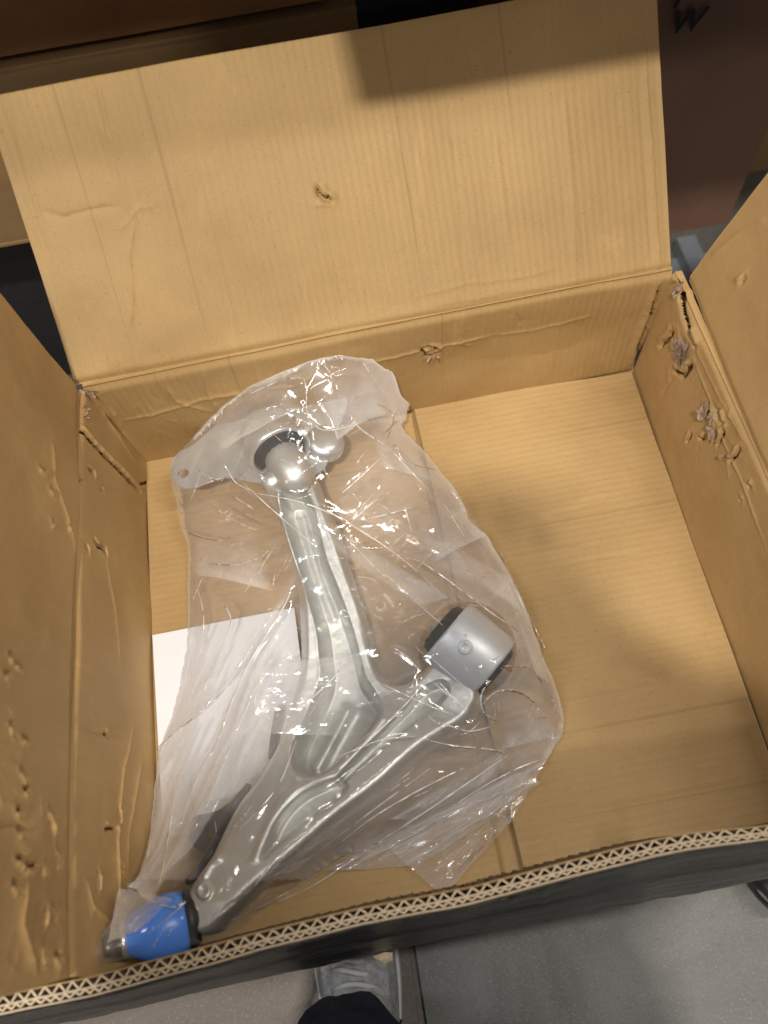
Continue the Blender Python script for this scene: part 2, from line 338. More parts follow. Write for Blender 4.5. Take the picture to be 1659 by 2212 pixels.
# ------------------------------------------------------------------ cardboard panels
def panel(name, c00, c10, c01, c11, res, thick, parent, mat, feats=(), warp=0.0025, seed=1, towards=None, flutes=0.00012, swap=False, edges=None, crumple=(), cut=(), extra=None):
    """a board: front skin (c00..c11, displaced with creases, dents and tears), back skin and cut edges in one mesh.
    feats are given by where they lie along rays onto this board's plane."""
    c00, c10, c01, c11 = [np.array(c, float) for c in (c00, c10, c01, c11)]
    e1 = c10 - c00; Lu = np.linalg.norm(e1); e1 /= Lu
    n = np.cross(e1, c01 - c00); n /= np.linalg.norm(n)
    if n @ (np.array(towards if towards is not None else (0, 0, HC)) - c00) < 0: n = -n
    e2 = np.cross(n, e1); 
    if e2 @ (c01 - c00) < 0: e2 = -e2
    Lv = abs(e2 @ (c01 - c00))
    nu, nv = max(2, int(Lu / res)), max(2, int(Lv / res))
    u, v = np.meshgrid(np.linspace(0, 1, nu + 1), np.linspace(0, 1, nv + 1))
    P = (c00[None, None] * ((1 - u) * (1 - v))[..., None] + c10 * (u * (1 - v))[..., None] + c01 * ((1 - u) * v)[..., None] + c11 * (u * v)[..., None])
    s = (P - c00) @ e1; t = (P - c00) @ e2
    def st(p):
        d = ray(p); k = ((c00 - np.array([0, 0, HC])) @ n) / (d @ n); q = np.array([0, 0, HC]) + d * k - c00
        return (q @ e1, q @ e2)
    Fq = np.zeros(s.shape)
    D = warp * fbm(s * 6, t * 6, seed, 3) + 0.0004 * fbm(s * 60, t * 60, seed + 9, 2)
    if flutes:
        D = D + 0.8 * flutes * np.sin((t if swap else s) * 2 * math.pi / 0.0085) * (0.6 + 0.5 * noise(s * 5, t * 5, seed + 5))
    wx = 0.0016 * fbm(s * 130, t * 130, seed + 40, 2); wy = 0.0016 * fbm(s * 130 + 31, t * 130, seed + 41, 2)
    for ft in feats:
        kind, pts, wd, am = ft[:4]
        pts = [st(p) for p in pts]
        if kind == 's': wd = max(wd, 0.0017); am = max(am, 0.005)
        d, sd, par = dpoly(s + wx * (0.6 if kind == 'c' else 1), t + wy, pts)
        taper = np.clip(np.minimum(par, 1 - par) * 6 + 0.25, 0, 1) if len(pts) > 1 else 1.0
        if kind == 's': Fq = np.maximum(Fq, am * np.exp(-(d / wd) ** 2) * taper)
        if kind == 'g' and am < 0: Fq = np.maximum(Fq, -am * np.exp(-(d / wd) ** 2))
        if kind == 'c': D = D + 0.62 * am * np.exp(-d / (0.7 * wd)) * taper
        elif kind == 'g': D = D + am * np.exp(-(d / wd) ** 2)
        elif kind == 's':      # slit: dark gap with one lifted lip
            D = D - am * np.exp(-(d / wd) ** 2) * taper + 0.4 * am * np.exp(-((d - 2.4 * wd) / (1.6 * wd)) ** 2) * (sd > 0) * taper
        elif kind == 'p':      # step (peeled layer)
            D = D + am * np.clip(sd, 0, 1) * np.exp(-d / (wd * 6)) * sstep(0, wd, d)
    rs = np.random.RandomState(seed)
    for (poly, cnt, am, ln) in crumple:
        ps = [st(p) for p in poly]; a = np.array(ps); lo, hi = a.min(0), a.max(0)
        for _ in range(cnt):
            c = lo + rs.rand(2) * (hi - lo)
            if not inside(np.array([c[0]]), np.array([c[1]]), ps)[0]: continue
            th = rs.rand() * 6.28; L = ln * (0.4 + rs.rand()); q = c + L * np.array([math.cos(th), math.sin(th)]); th += rs.randn() * 0.7; q2 = q + L * .6 * np.array([math.cos(th), math.sin(th)])
            d, sd, par = dpoly(s + wx, t + wy, [c, q, q2]); D = D + 0.38 * am * (rs.rand() * 1.6 - 0.6) * np.exp(-d / (0.0012 + 0.002 * rs.rand())) * np.clip(np.minimum(par, 1 - par) * 5 + .2, 0, 1)
    if extra is not None: D = D + extra(s, t, Lu, Lv)
    D = np.where(D < -thick * 0.70, -thick * 0.70, D)
    Q = P + n * D[..., None]; deep = Fq > 0.0030
    if edges is not None: Q = Q + edges(s, t, Lu, Lv, e1, e2, n)
    uv = (t, s) if swap else (s, t)
    nvx = (nu + 1) * (nv + 1); idx = np.arange(nvx).reshape(nv + 1, nu + 1)
    q = np.stack([idx[:-1, :-1], idx[:-1, 1:], idx[1:, 1:], idx[1:, :-1]], -1).reshape(-1, 4)
    hole = deep.reshape(-1)[q].sum(1) >= 3; q = q[~hole]
    if np.cross(P[0, 1] - P[0, 0], P[1, 0] - P[0, 0]) @ n < 0: q = q[:, ::-1]
    border = np.concatenate([idx[0, :], idx[1:, -1], idx[-1, -2::-1], idx[-2:0:-1, 0]])
    Bk = Q.reshape(-1, 3)[border] - n * thick; nb = len(border); bi = nvx + np.arange(nb)
    side = np.stack([border, np.roll(border, -1), np.roll(bi, -1), bi], -1)
    co = np.concatenate([Q.reshape(-1, 3), Bk]); uvs = np.concatenate([np.stack(uv, -1).reshape(-1, 2), np.stack(uv, -1).reshape(-1, 2)[border]])
    faces = np.concatenate([q, side]); nf = len(faces)
    loops = np.concatenate([faces.ravel(), bi[::-1]])
    me = bpy.data.meshes.new(name); me.vertices.add(len(co)); me.vertices.foreach_set('co', co.astype(np.float32).ravel())
    me.loops.add(len(loops)); me.loops.foreach_set('vertex_index', loops.astype(np.int32))
    me.polygons.add(nf + 1); me.polygons.foreach_set('loop_start', np.concatenate([np.arange(0, nf * 4, 4), [nf * 4]]).astype(np.int32))
    me.polygons.foreach_set('loop_total', np.array([4] * nf + [nb], np.int32))
    me.polygons.foreach_set('material_index', np.array([0] * len(q) + [1 if g in cut else 0 for g in ([0] * nu + [1] * nv + [2] * nu + [3] * nv)] + [0], np.int32))
    l = me.uv_layers.new(name='uv'); l.data.foreach_set('uv', uvs[loops].astype(np.float32).ravel())
    me.update(calc_edges=True)
    o = bpy.data.objects.new(name, me); C.objects.link(o); me.materials.append(mat); me.materials.append(MPLY)
    sm = np.ones(nf + 1, bool); sm[len(q):] = False; me.polygons.foreach_set('use_smooth', sm)
    o.parent = parent; return o, (c00, e1, e2, n)
def shards(name, frame, cpx, n, size, spread, parent, seed, mat=None, lift=0.004):
    """torn, curled scraps of liner still hanging on a board: irregular little bent quads, one mesh of few triangles"""
    c00, e1, e2, nn = frame; rs = random.Random(seed); vs = []; fs = []
    d = ray(cpx); k = ((c00 - np.array([0, 0, HC])) @ nn) / (d @ nn); c = np.array([0, 0, HC]) + d * k
    for _ in range(n):
        th = rs.uniform(0, 6.28); a = rs.uniform(0.4, 1) * size; b = a * rs.uniform(0.6, 1.1)
        ux = e1 * math.cos(th) + e2 * math.sin(th); uy = -e1 * math.sin(th) + e2 * math.cos(th)
        o = c + e1 * rs.gauss(0, spread[0]) + e2 * rs.gauss(0, spread[1]) + nn * rs.uniform(0.0008, 0.002)
        nseg = 5; base = len(vs); curl = rs.uniform(0.2, 1.3) * lift
        for i in range(nseg + 1):
            f = i / nseg; wv = b * (1 - 0.30 * f ** 1.5) * (1 + rs.uniform(-0.35, 0.35))
            cen = o + ux * a * (f - 0.3) + nn * curl * f * f * 1.6
            for sgn in (-1, 0, 1): vs.append(cen + uy * wv * 0.5 * sgn + nn * (0.0012 * (sgn == 0) + rs.uniform(-.0004, .0004)))
        for i in range(nseg):
            for j in (0, 1): fs.append((base + i * 3 + j, base + i * 3 + j + 1, base + i * 3 + j + 4, base + i * 3 + j + 3))
    return mesh(name, vs, fs, mat or MTORN, parent, smooth=False)

# ------------------------------------------------------------------ setting
gx, gy = 14.0, 14.0
me = bpy.data.meshes.new('concrete_floor')
bm = bmesh.new()
JX = V(905, 2140, GZ)[0]
def gq(x0, x1, z=GZ):
    f = bm.faces.new([bm.verts.new(p) for p in ((x0, -gy, z), (x1, -gy, z), (x1, gy, z), (x0, gy, z))])
# two slabs with a recessed joint between them
gq(-gx, JX - 0.006); gq(JX + 0.004, gx); gq(JX - 0.006, JX + 0.004, GZ - 0.008)
for x in (JX - 0.006, JX + 0.004): bm.faces.new([bm.verts.new(p) for p in ((x, -gy, GZ), (x, gy, GZ), (x, gy, GZ - 0.008), (x, -gy, GZ - 0.008))])
bm.to_mesh(me); bm.free(); link('concrete_floor', me, MCON, None, False, kind='structure')

# ------------------------------------------------------------------ the open carton
box = empty('open_carton', (0, 0.25, 0), 'large open corrugated cardboard carton with scuffed torn corners holding the bagged metal arm', 'cardboard box')
ZT = 0.18
BL, BR = np.array([-0.2995, 0.540, -0.0083]), np.array([0.3605, 0.549, -0.0083])
TBL, TBR = V(178, 840, ZT), V(1455, 587, ZT)
TFL, TFR = V(156, 2101, ZT) + [0, -0.003, 0], np.array([0.3795, -0.012, ZT])
BFL, BFR = np.array([-0.2995, -0.062, -0.0083]), np.array([0.3605, -0.056, -0.0083])
def fold_round(w=0.005, depth=0.004, at_top=True, both=False):
    def f(s, t, Lu, Lv):
        d = (Lv - t) if at_top else t
        return -depth * np.exp(-(d / w) ** 2) + (-depth * 0.8 * np.exp(-((Lv - d) / w) ** 2) if both else 0)
    return f
# back wall ------------------------------------------------------
bw, fr_bw = panel('back_wall', BL, BR, TBL, TBR, 0.0016, 0.008, box, MC, seed=3, warp=0.004, flutes=0.00020, feats=[
    ('c', [(268, 905), (330, 890), (420, 862), (470, 850), (560, 838)], 0.003, 0.0035), ('c', [(790, 790), (870, 775), (925, 762), (1000, 750), (1060, 738)], 0.0022, 0.004),
    ('c', [(1060, 738), (1150, 728), (1220, 712), (1290, 690)], 0.003, 0.0022), ('s', [(912, 762), (922, 778), (950, 772)], 0.0022, 0.006), ('s', [(925, 757), (942, 760), (944, 768)], 0.0018, 0.006),
    ('c', [(995, 740), (998, 752), (1022, 760)], 0.0015, 0.003), ('c', [(360, 835), (380, 862), (450, 880)], 0.003, 0.004), ('c', [(320, 870), (335, 905), (350, 985)], 0.003, 0.003),
    ('c', [(1120, 690), (1128, 706), (1125, 715)], 0.0015, -0.003), ('c', [(240, 880), (262, 930), (300, 985)], 0.004, 0.005), ('c', [(1215, 712), (1200, 760), (1185, 820)], 0.004, 0.002),
    ('c', [(700, 800), (640, 830), (560, 835)], 0.003, 0.002), ('c', [(440, 800), (445, 840), (470, 880)], 0.003, 0.003),
    ('s', [(1372, 790), (1385, 745), (1408, 690), (1428, 625)], 0.0020, 0.006), ('c', [(1362, 786), (1376, 740), (1398, 690), (1418, 622)], 0.003, 0.004)],
    crumple=[([(200, 850), (560, 790), (560, 870), (300, 960)], 26, 0.0022, 0.02), ([(900, 720), (1250, 660), (1250, 740), (900, 800)], 16, 0.0014, 0.018)],
    extra=lambda s, t, Lu, Lv: fold_round(0.006, 0.005)(s, t, Lu, Lv) - 0.003 * np.exp(-(t / 0.005) ** 2) + 0.006 * np.exp(-((t - 0.10) / 0.05) ** 2) * np.sin(s * 9))
# left wall
lw, fr_lw = panel('left_wall', BFL, BL, TFL, TBL, 0.0013, 0.008, box, MCP, seed=11, warp=0.005, flutes=0, feats=[
    ('s', [(168, 928), (195, 960), (235, 1000), (304, 1062)], 0.0020, 0.008), ('s', [(335, 1040), (303, 1045)], 0.001, 0.002),
    ('s', [(185, 1013), (196, 1022), (199, 1035)], 0.0012, 0.004), ('s', [(195, 1165), (206, 1180), (222, 1185), (228, 1205)], 0.0014, 0.0045), ('s', [(179, 1180), (186, 1195)], 0.0014, 0.004),
    ('s', [(165, 1035), (176, 1045)], 0.0012, 0.003), ('s', [(214, 1057), (221, 1068)], 0.0012, 0.003), ('c', [(228, 1210), (252, 1320), (262, 1450)], 0.003, 0.0022),
    ('c', [(292, 1560), (270, 1660), (262, 1760), (258, 1850), (262, 1940)], 0.0028, 0.004), ('s', [(262, 1745), (262, 1780)], 0.0014, 0.005), ('s', [(232, 1790), (255, 1788)], 0.0012, 0.004),
    ('s', [(216, 1888), (215, 1925)], 0.0013, 0.005), ('s', [(262, 1870), (268, 1885)], 0.0012, 0.004), ('c', [(178, 1576), (230, 1588), (272, 1590)], 0.003, -0.003), ('s', [(228, 1584), (236, 1588)], 0.0013, 0.003),
    ('c', [(308, 1640), (296, 1720), (280, 1810), (276, 1900)], 0.005, 0.003), ('c', [(205, 880), (240, 930), (300, 1010)], 0.003, 0.003), ('c', [(190, 1900), (205, 1960), (240, 1990)], 0.003, 0.0025)],
    crumple=[([(175, 1850), (290, 1800), (290, 2050), (180, 2080)], 18, 0.0016, 0.02), ([(170, 980), (240, 1030), (240, 1250), (180, 1230)], 14, 0.0012, 0.014)],
    extra=lambda s, t, Lu, Lv: -0.0035 * np.exp(-((Lv - t) / 0.004) ** 2))
# right wall
rw, fr_rw = panel('right_wall', BR, BFR, TBR, TFR, 0.0013, 0.008, box, MCP, seed=17, warp=0.004, flutes=0, feats=[
    ('g', [(1470, 640), (1477, 680), (1488, 715)], 0.0042, -0.012), ('s', [(1488, 715), (1496, 735), (1500, 750)], 0.0030, 0.008), ('s', [(1455, 800), (1475, 812), (1492, 790)], 0.003, 0.008), ('s', [(1520, 880), (1535, 900), (1530, 925)], 0.0025, 0.008), ('s', [(1548, 890), (1556, 915)], 0.0025, 0.008), ('c', [(1497, 775), (1530, 860), (1560, 960), (1600, 1050), (1645, 1190)], 0.0016, 0.0030),
    ('c', [(1505, 760), (1545, 850), (1600, 960)], 0.002, 0.002), ('s', [(1424, 750), (1440, 735), (1455, 715)], 0.003, 0.004), ('s', [(1484, 955), (1494, 938)], 0.0016, 0.005),
    ('s', [(1508, 945), (1516, 950), (1522, 938)], 0.0016, 0.005), ('s', [(1545, 965), (1560, 930)], 0.0016, 0.005), ('s', [(1570, 998), (1582, 985), (1590, 970)], 0.0016, 0.006),
    ('s', [(1607, 1048), (1612, 1055)], 0.0022, 0.006), ('s', [(1592, 1077), (1594, 1082)], 0.0016, 0.005), ('c', [(1430, 850), (1455, 815)], 0.003, -0.002)],
    crumple=[([(1420, 700), (1510, 720), (1510, 810), (1440, 800)], 30, 0.004, 0.012), ([(1500, 860), (1580, 880), (1600, 1000), (1500, 1000)], 34, 0.0035, 0.011)],
    extra=lambda s, t, Lu, Lv: -0.003 * np.exp(-((Lv - t) / 0.004) ** 2))
shards('torn_liner', fr_rw, (1474, 772), 9, 0.024, (0.007, 0.006), box, 4, lift=0.0035); shards('torn_liner', fr_rw, (1536, 905), 12, 0.016, (0.013, 0.008), box, 5, lift=0.0035)
shards('torn_liner', fr_rw, (1466, 622), 8, 0.012, (0.003, 0.008), box, 6, lift=0.0035)
shards('torn_liner', fr_bw, (192, 850), 12, 0.012, (0.004, 0.006), box, 7); shards('torn_liner', fr_lw, (176, 900), 12, 0.009, (0.010, 0.003), box, 8)
shards('torn_liner', fr_bw, (936, 768), 5, 0.008, (0.003, 0.002), box, 9)
# flaps
n_bf = 0.29
def flap_pt(p, out, ang, L): return np.array(p) + L * (np.array(out) * math.cos(R_(ang)) + np.array([0, 0, 1]) * math.sin(R_(ang)))
FA = V(163, 833, ZT + 0.002) ; FB = V(1452, 583, ZT + 0.002)
FC = flap_pt(FA, (-0.01, 1, 0), 44.5, 0.29); FD = flap_pt(FB, (-0.01, 1, 0), 44, 0.29)
bf, fr_bf = panel('back_flap', FA, FB, FC, FD, 0.0016, 0.008, box, MCF, cut=(1, 2, 3), seed=23, warp=0.005, flutes=0.00022, feats=[
    ('c', [(215, 160), (235, 290), (262, 410), (285, 470)], 0.0035, 0.0028), ('c', [(95, 455), (140, 470), (190, 455), (260, 445)], 0.0032, -0.0035), ('c', [(290, 475), (280, 560), (288, 640), (280, 720)], 0.003, 0.0032),
    ('c', [(260, 500), (300, 450), (335, 445)], 0.003, 0.002), ('s', [(683, 405), (692, 422), (703, 432), (713, 434)], 0.0022, 0.007), ('s', [(705, 420), (713, 436)], 0.002, 0.005), ('c', [(680, 445), (715, 442)], 0.003, 0.003),
    ('c', [(1205, 80), (1222, 200), (1238, 420), (1248, 640)], 0.003, 0.0022), ('c', [(1395, 20), (1405, 230), (1420, 470), (1428, 610)], 0.0024, 0.0042), ('c', [(1375, 60), (1392, 300), (1412, 590)], 0.003, -0.002),
    ('c', [(900, 640), (1010, 612), (1120, 600), (1200, 580)], 0.003, 0.0022), ('c', [(940, 668), (1090, 640), (1170, 628)], 0.003, -0.0020), ('c', [(700, 460), (720, 560), (745, 680)], 0.003, -0.0018),
    ('c', [(960, 50), (980, 300), (1010, 640)], 0.003, -0.0012), ('c', [(1050, 60), (1075, 300), (1100, 560)], 0.003, 0.0014), ('c', [(860, 300), (890, 420), (905, 560)], 0.003, -0.0012),
    ('c', [(30, 240), (75, 420), (180, 790)], 0.003, 0.0020)],
    crumple=[([(160, 480), (620, 440), (600, 720), (220, 800)], 90, 0.0008, 0.008), ([(1000, 330), (1400, 300), (1420, 580), (1000, 620)], 90, 0.0008, 0.009), ([(180, 790), (900, 650), (900, 690), (190, 820)], 22, 0.0015, 0.02)],
    extra=lambda s, t, Lu, Lv: -0.005 * np.exp(-(t / 0.005) ** 2) + 0.010 * np.sin(s / Lu * 5.0 + 0.6) * (t / Lv) ** 2)
LA, LB = TBL + [-0.001, 0.0, 0.002], TFL + [-0.001, 0.0, 0.002]
LC, LD = flap_pt(LA, (-1, 0, 0), 87, 0.29), flap_pt(LB, (-1, 0, 0), 87, 0.29)
tr_ = random.Random(4); tearcol = [('s', [(x0 + dx, y0 + dy) for dx, dy in ((0, 0), (tr_.uniform(4, 14), tr_.uniform(3, 9)), (tr_.uniform(8, 20), tr_.uniform(12, 26)))], 0.0011, 0.0045) for x0, y0 in ((18, 1412), (34, 1428), (8, 1452), (20, 1562), (48, 1590), (44, 1660), (50, 1700), (36, 1745), (44, 1790), (40, 1850), (30, 1905))]
panel('left_flap', LA, LB, LC, LD, 0.0013, 0.008, box, MCP, cut=(1, 2, 3), seed=29, warp=0.007, flutes=0, feats=tearcol + [
    ('s', [(82, 1008), (86, 1015), (98, 1020)], 0.0012, 0.005), ('s', [(104, 1055), (112, 1066)], 0.0012, 0.003), ('s', [(110, 1128), (114, 1134)], 0.0014, 0.004), ('s', [(145, 1135), (150, 1145)], 0.0014, 0.004),
    ('c', [(110, 960), (112, 1040), (160, 1180)], 0.004, 0.003), ('s', [(108, 1745), (122, 1765), (128, 1790)], 0.0013, 0.0055), ('s', [(120, 1770), (128, 1800)], 0.0013, 0.005), ('s', [(128, 1830), (135, 1850), (136, 1880)], 0.0013, 0.005),
    ('s', [(100, 1860), (104, 1890)], 0.0013, 0.004), ('s', [(95, 2000), (100, 1965)], 0.0015, 0.005), ('s', [(92, 2040), (102, 2075)], 0.0018, 0.006), ('s', [(115, 1955), (128, 1975)], 0.0013, 0.005), ('s', [(118, 2060), (130, 2075)], 0.0013, 0.005),
    ('s', [(60, 1865), (72, 1872), (82, 1868)], 0.0011, 0.004), ('c', [(0, 1790), (40, 1785), (70, 1800)], 0.005, -0.004), ('c', [(62, 1900), (50, 2000), (80, 2100)], 0.006, 0.004)],
    crumple=[([(0, 1400), (60, 1400), (60, 2100), (0, 2100)], 60, 0.0016, 0.02), ([(70, 1740), (150, 1740), (150, 2090), (70, 2090)], 46, 0.0020, 0.013), ([(80, 950), (150, 950), (150, 1200), (90, 1200)], 18, 0.0012, 0.012)],
    extra=lambda s, t, Lu, Lv: -0.003 * np.exp(-(t / 0.004) ** 2))
RA, RB = V(1480, 605, ZT + 0.002), TFR + [0.002, 0.0, 0.002]
RC, RD = flap_pt(RA, (1, 0.0, 0), 74, 0.29), flap_pt(RB, (1, 0, 0), 74, 0.29)
panel('right_flap', RA, RB, RC, RD, 0.0020, 0.008, box, MCP, cut=(1, 2, 3), seed=31, warp=0.006, flutes=0, feats=[('s', [(1598, 612), (1606, 598)], 0.0016, 0.003), ('c', [(1585, 605), (1610, 600)], 0.004, 0.003), ('c', [(1530, 560), (1600, 500), (1659, 470)], 0.004, 0.003)],
    crumple=[([(1500, 600), (1659, 450), (1659, 700), (1560, 760)], 14, 0.0012, 0.02)], extra=lambda s, t, Lu, Lv: -0.003 * np.exp(-(t / 0.004) ** 2))
# floor: lower sheet and the upper sheet whose edge is the seam
boxmesh('base_sheet', (-0.312, -0.05, -0.0125), (0.372, 0.556, -0.0085), MCS, box, 0.0)
panel('floor_sheet', (-0.301, -0.054, 0.0), (V(1082, 1885, 0)[0], -0.053, 0.0), (-0.301, 0.5395, 0.0), (V(887, 882, 0)[0], 0.5425, 0.0), 0.0022, 0.007, box, MCS, seed=37, warp=0.0015, flutes=0.00012, swap=True, cut=(1,),
      feats=[('c', [(330, 1110), (400, 1100)], 0.003, 0.0015), ('c', [(340, 1180), (390, 1170)], 0.003, 0.0012)])
s0, s1 = V(893, 880, 0), V(1128, 1880, 0)
fsheet, fr_fs = panel('floor_sheet', (s1[0] + 0.003, -0.053, 0.001), (0.358, -0.05, 0.001), (s0[0], s0[1], 0.001), (0.358, 0.5455, 0.001), 0.0018, 0.0080, box, MCS, cut=(2, 3), seed=41, warp=0.004, flutes=0.00022, swap=True, feats=[
    ('c', [(1290, 1160), (1295, 1200), (1297, 1235), (1308, 1258), (1307, 1290)], 0.0009, -0.0030), ('c', [(1213, 1275), (1225, 1285), (1260, 1260)], 0.0009, -0.0026), ('c', [(1110, 1205), (1200, 1190), (1260, 1182)], 0.003, 0.0018),
    ('c', [(1180, 1230), (1300, 1205), (1400, 1195)], 0.004, -0.0014), ('c', [(1350, 1000), (1365, 1060), (1300, 1170)], 0.003, 0.0013), ('c', [(1120, 1640), (1400, 1600), (1620, 1560)], 0.004, -0.0015),
    ('c', [(1180, 1745), (1450, 1705), (1659, 1660)], 0.004, 0.0015), ('c', [(1010, 920), (1060, 900), (1130, 885)], 0.004, -0.001)],
    crumple=[([(1100, 1180), (1320, 1170), (1320, 1330), (1120, 1320)], 16, 0.0009, 0.02)])
# front wall: two fluted layers between three liners, cut open along its top, black tape outside
xs = [0, 200, 415, 549, 783, 1017, 1218, 1419, 1486, 1659, 1900]
yi = [2150, 2108, 2052, 2015, 1958, 1915, 1861, 1811, 1799, 1781, 1742]
yo = [2190, 2150, 2092, 2054, 1995, 1951, 1897, 1846, 1832, 1811, 1770]
inner = [V(x, y, ZT) for x, y in zip(xs, yi)]; outer = [V(x, y, ZT) for x, y in zip(xs, yo)]
X0 = inner[0][0] - 0.05; X1 = 0.381
NS = 420
gxs = np.linspace(X0, X1, NS)
ia = np.array(inner); oa = np.array(outer)
yin = np.interp(gxs, ia[:, 0], ia[:, 1]) + 0.0006 * fbm(gxs * 30, gxs * 0, 5, 3); you = np.interp(gxs, oa[:, 0], oa[:, 1]) + 0.0006 * fbm(gxs * 26, gxs * 0 + 4, 8, 3)
yin[:12] = yin[12]; 
bpx = [0, 165, 230, 442, 549, 783, 917, 1010, 1151, 1285, 1593, 1659, 1900]; bpy_ = [2236, 2206, 2192, 2139, 2116, 2065, 2039, 2020, 1995, 1965, 1915, 1901, 1860]
bb = np.array([V(x, y, -0.004) for x, y in zip(bpx, bpy_)]); ybt = np.interp(gxs, bb[:, 0], bb[:, 1]) + 0.0012 * fbm(gxs * 40, gxs * 0, 15, 3)
ym = you + (yin - you) * 0.40
def skin(name, ytop, ybot, mat, th=0.0011, zb=-0.004, bulge=0.0, seed=0, ridge=None):
    nz = 28; zz = np.linspace(0, 1, nz); X, K = np.meshgrid(gxs, zz)
    zt = ZT + 0.0008 * fbm(gxs * 60, gxs * 0, seed, 3)
    Z = zt * (1 - K) + zb * K; Y = ytop * (1 - K) + ybot * K + bulge * fbm(X * 14, Z * 14, seed, 4)
    if ridge is not None: Y = Y + ridge(X, Z)
    vs = np.concatenate([np.stack([X, Y, Z], -1).reshape(-1, 3), np.stack([X, Y + th, Z], -1).reshape(-1, 3)])
    idx = np.arange(nz * NS).reshape(nz, NS); q = np.stack([idx[:-1, :-1], idx[1:, :-1], idx[1:, 1:], idx[:-1, 1:]], -1).reshape(-1, 4)
    n = nz * NS; fs = [*map(tuple, q)] + [*map(tuple, (q[:, ::-1] + n))]
    for a, b in ((idx[0, :-1], idx[0, 1:]), (idx[-1, 1:], idx[-1, :-1])):
        fs += [(int(i), int(j), int(j) + n, int(i) + n) for i, j in zip(a, b)]
    o = mesh(name, vs, fs, mat, fwall); o.data.materials.append(MFL); nq = len(q)
    mi = np.zeros(len(fs), np.int32)
    if name in ('inner_liner', 'middle_liner'): mi[:nq] = 1
    if name in ('outer_liner', 'middle_liner'): mi[nq:2 * nq] = 1
    o.data.polygons.foreach_set('material_index', mi); return o
fwall = box
tape_ridge = lambda X, Z: -0.0016 * np.exp(-((Z - 0.095) / 0.004) ** 2) - 0.0012 * np.exp(-((X - 0.02 - Z * .15) / 0.003) ** 2) - 0.0012 * np.exp(-((X - 0.09 + Z * .1) / 0.004) ** 2)
fwall = skin('outer_liner', you - 0.0006, ybt + 0.0030, MPLY, seed=4); fwall.name = 'front_wall'; fwall['label'] = 'near wall with raw corrugated cut edge on top and black tape outside'
skin('inner_liner', yin - 0.0011, ybt + (yin - you), MC, seed=2)
skin('middle_liner', ym - 0.0005, ybt + (ym - you), MPLY, seed=3, th=0.0016)
skin('black_tape', you - 0.0030, ybt, MTAPE, seed=5, bulge=0.0020, th=0.001, zb=-0.006, ridge=tape_ridge)
def flute(name, ya, yb, pitch, zdeep=0.168, th=0.0015, seed=0, mat=None):
    n = int((X1 - X0) / pitch * 12); x = np.linspace(X0, X1, n); a = np.interp(x, gxs, ya); b = np.interp(x, gxs, yb)
    xj = x + 0.30 * pitch * fbm(x * 40, x * 0, seed + 2, 2)
    ph = (xj / pitch) % 1.0; tri = np.abs(2 * ph - 1); tri = np.clip((tri - 0.5) * 1.18 + 0.5, 0, 1)
    y = a + (b - a) * tri; y = y + 0.0007 * fbm(x * 120, x * 0, seed + 31, 2); y = y + 0.0003 * fbm(x * 300, x * 0, seed, 2)
    zt = ZT - 0.0006 + 0.0008 * fbm(x * 90, x * 0, seed + 7, 2)
    dy = np.gradient(y, x); nrm = np.stack([-dy, np.ones(n)], 1); nrm /= np.linalg.norm(nrm, axis=1)[:, None]
    p = np.stack([x, y], 1); f = p + nrm * th / 2; g = p - nrm * th / 2
    rows = [np.column_stack([f, zt]), np.column_stack([f, np.full(n, ZT - zdeep)]), np.column_stack([g, zt]), np.column_stack([g, np.full(n, ZT - zdeep)])]
    vs = np.concatenate(rows); fs = []
    for i in range(n - 1):
        fs += [(i, i + 1, n + i + 1, n + i), (2 * n + i + 1, 2 * n + i, 3 * n + i, 3 * n + i + 1), (2 * n + i, 2 * n + i + 1, i + 1, i)]
    o = mesh(name, vs, fs, mat or MPLY, fwall, smooth=False); o.data.materials.append(MFL); o.data.polygons.foreach_set('material_index', np.tile([1, 1, 0], n - 1).astype(np.int32)); return o
flute('wide_flute', yin - 0.0014, ym + 0.0008, 0.0118, seed=3)
flute('narrow_flute', ym - 0.0009, you + 0.0016, 0.0079, seed=13)
# frayed crumb of board at the lower tape edge
vs = [V(806, 2066, -0.004) + np.array(d) for d in ((0, 0, 0), (.012, .002, 0), (.02, .0, -.002), (.018, -.007, -.003), (.010, -.009, -.002), (.002, -.004, -.001), (.006, -.004, .005), (.014, -.004, .004))]
mesh('torn_liner', vs, [(0, 1, 6), (1, 7, 6), (1, 2, 7), (2, 3, 7), (3, 4, 7), (4, 6, 7), (4, 5, 6), (5, 0, 6)], MPLY, fwall, smooth=False)
settle(box)

# ------------------------------------------------------------------ control arm
arm = empty('control_arm', (0, 0.2, 0.0), 'silver cast metal suspension arm with blue capped ball joint inside the clear bag', 'car part')
ZA = 0.05
sil = [(567, 1012), (575, 1052), (596, 1085), (612, 1150), (634, 1225), (641, 1300), (645, 1370), (643, 1440), (628, 1530), (604, 1600), (560, 1680), (520, 1730), (484, 1795), (458, 1850), (424, 1898), (400, 1945), (400, 1985), (420, 2018), (452, 2016), (486, 1984), (540, 1930), (612, 1868), (676, 1813), (738, 1760), (822, 1697), (900, 1626), (958, 1588), (1014, 1552), (1035, 1500), (990, 1440), (935, 1430), (905, 1458), (872, 1478), (838, 1472), (815, 1440), (795, 1370), (775, 1300), (754, 1241), (732, 1161), (712, 1105), (690, 1060), (672, 1012), (640, 990), (600, 990)]
sil = spline(sil, 4, True)
step = 0.00105
gx0, gx1, gy0, gy1 = -0.31, 0.10, -0.04, 0.50
X, Y = np.meshgrid(np.arange(gx0, gx1, step), np.arange(gy0, gy1, step))
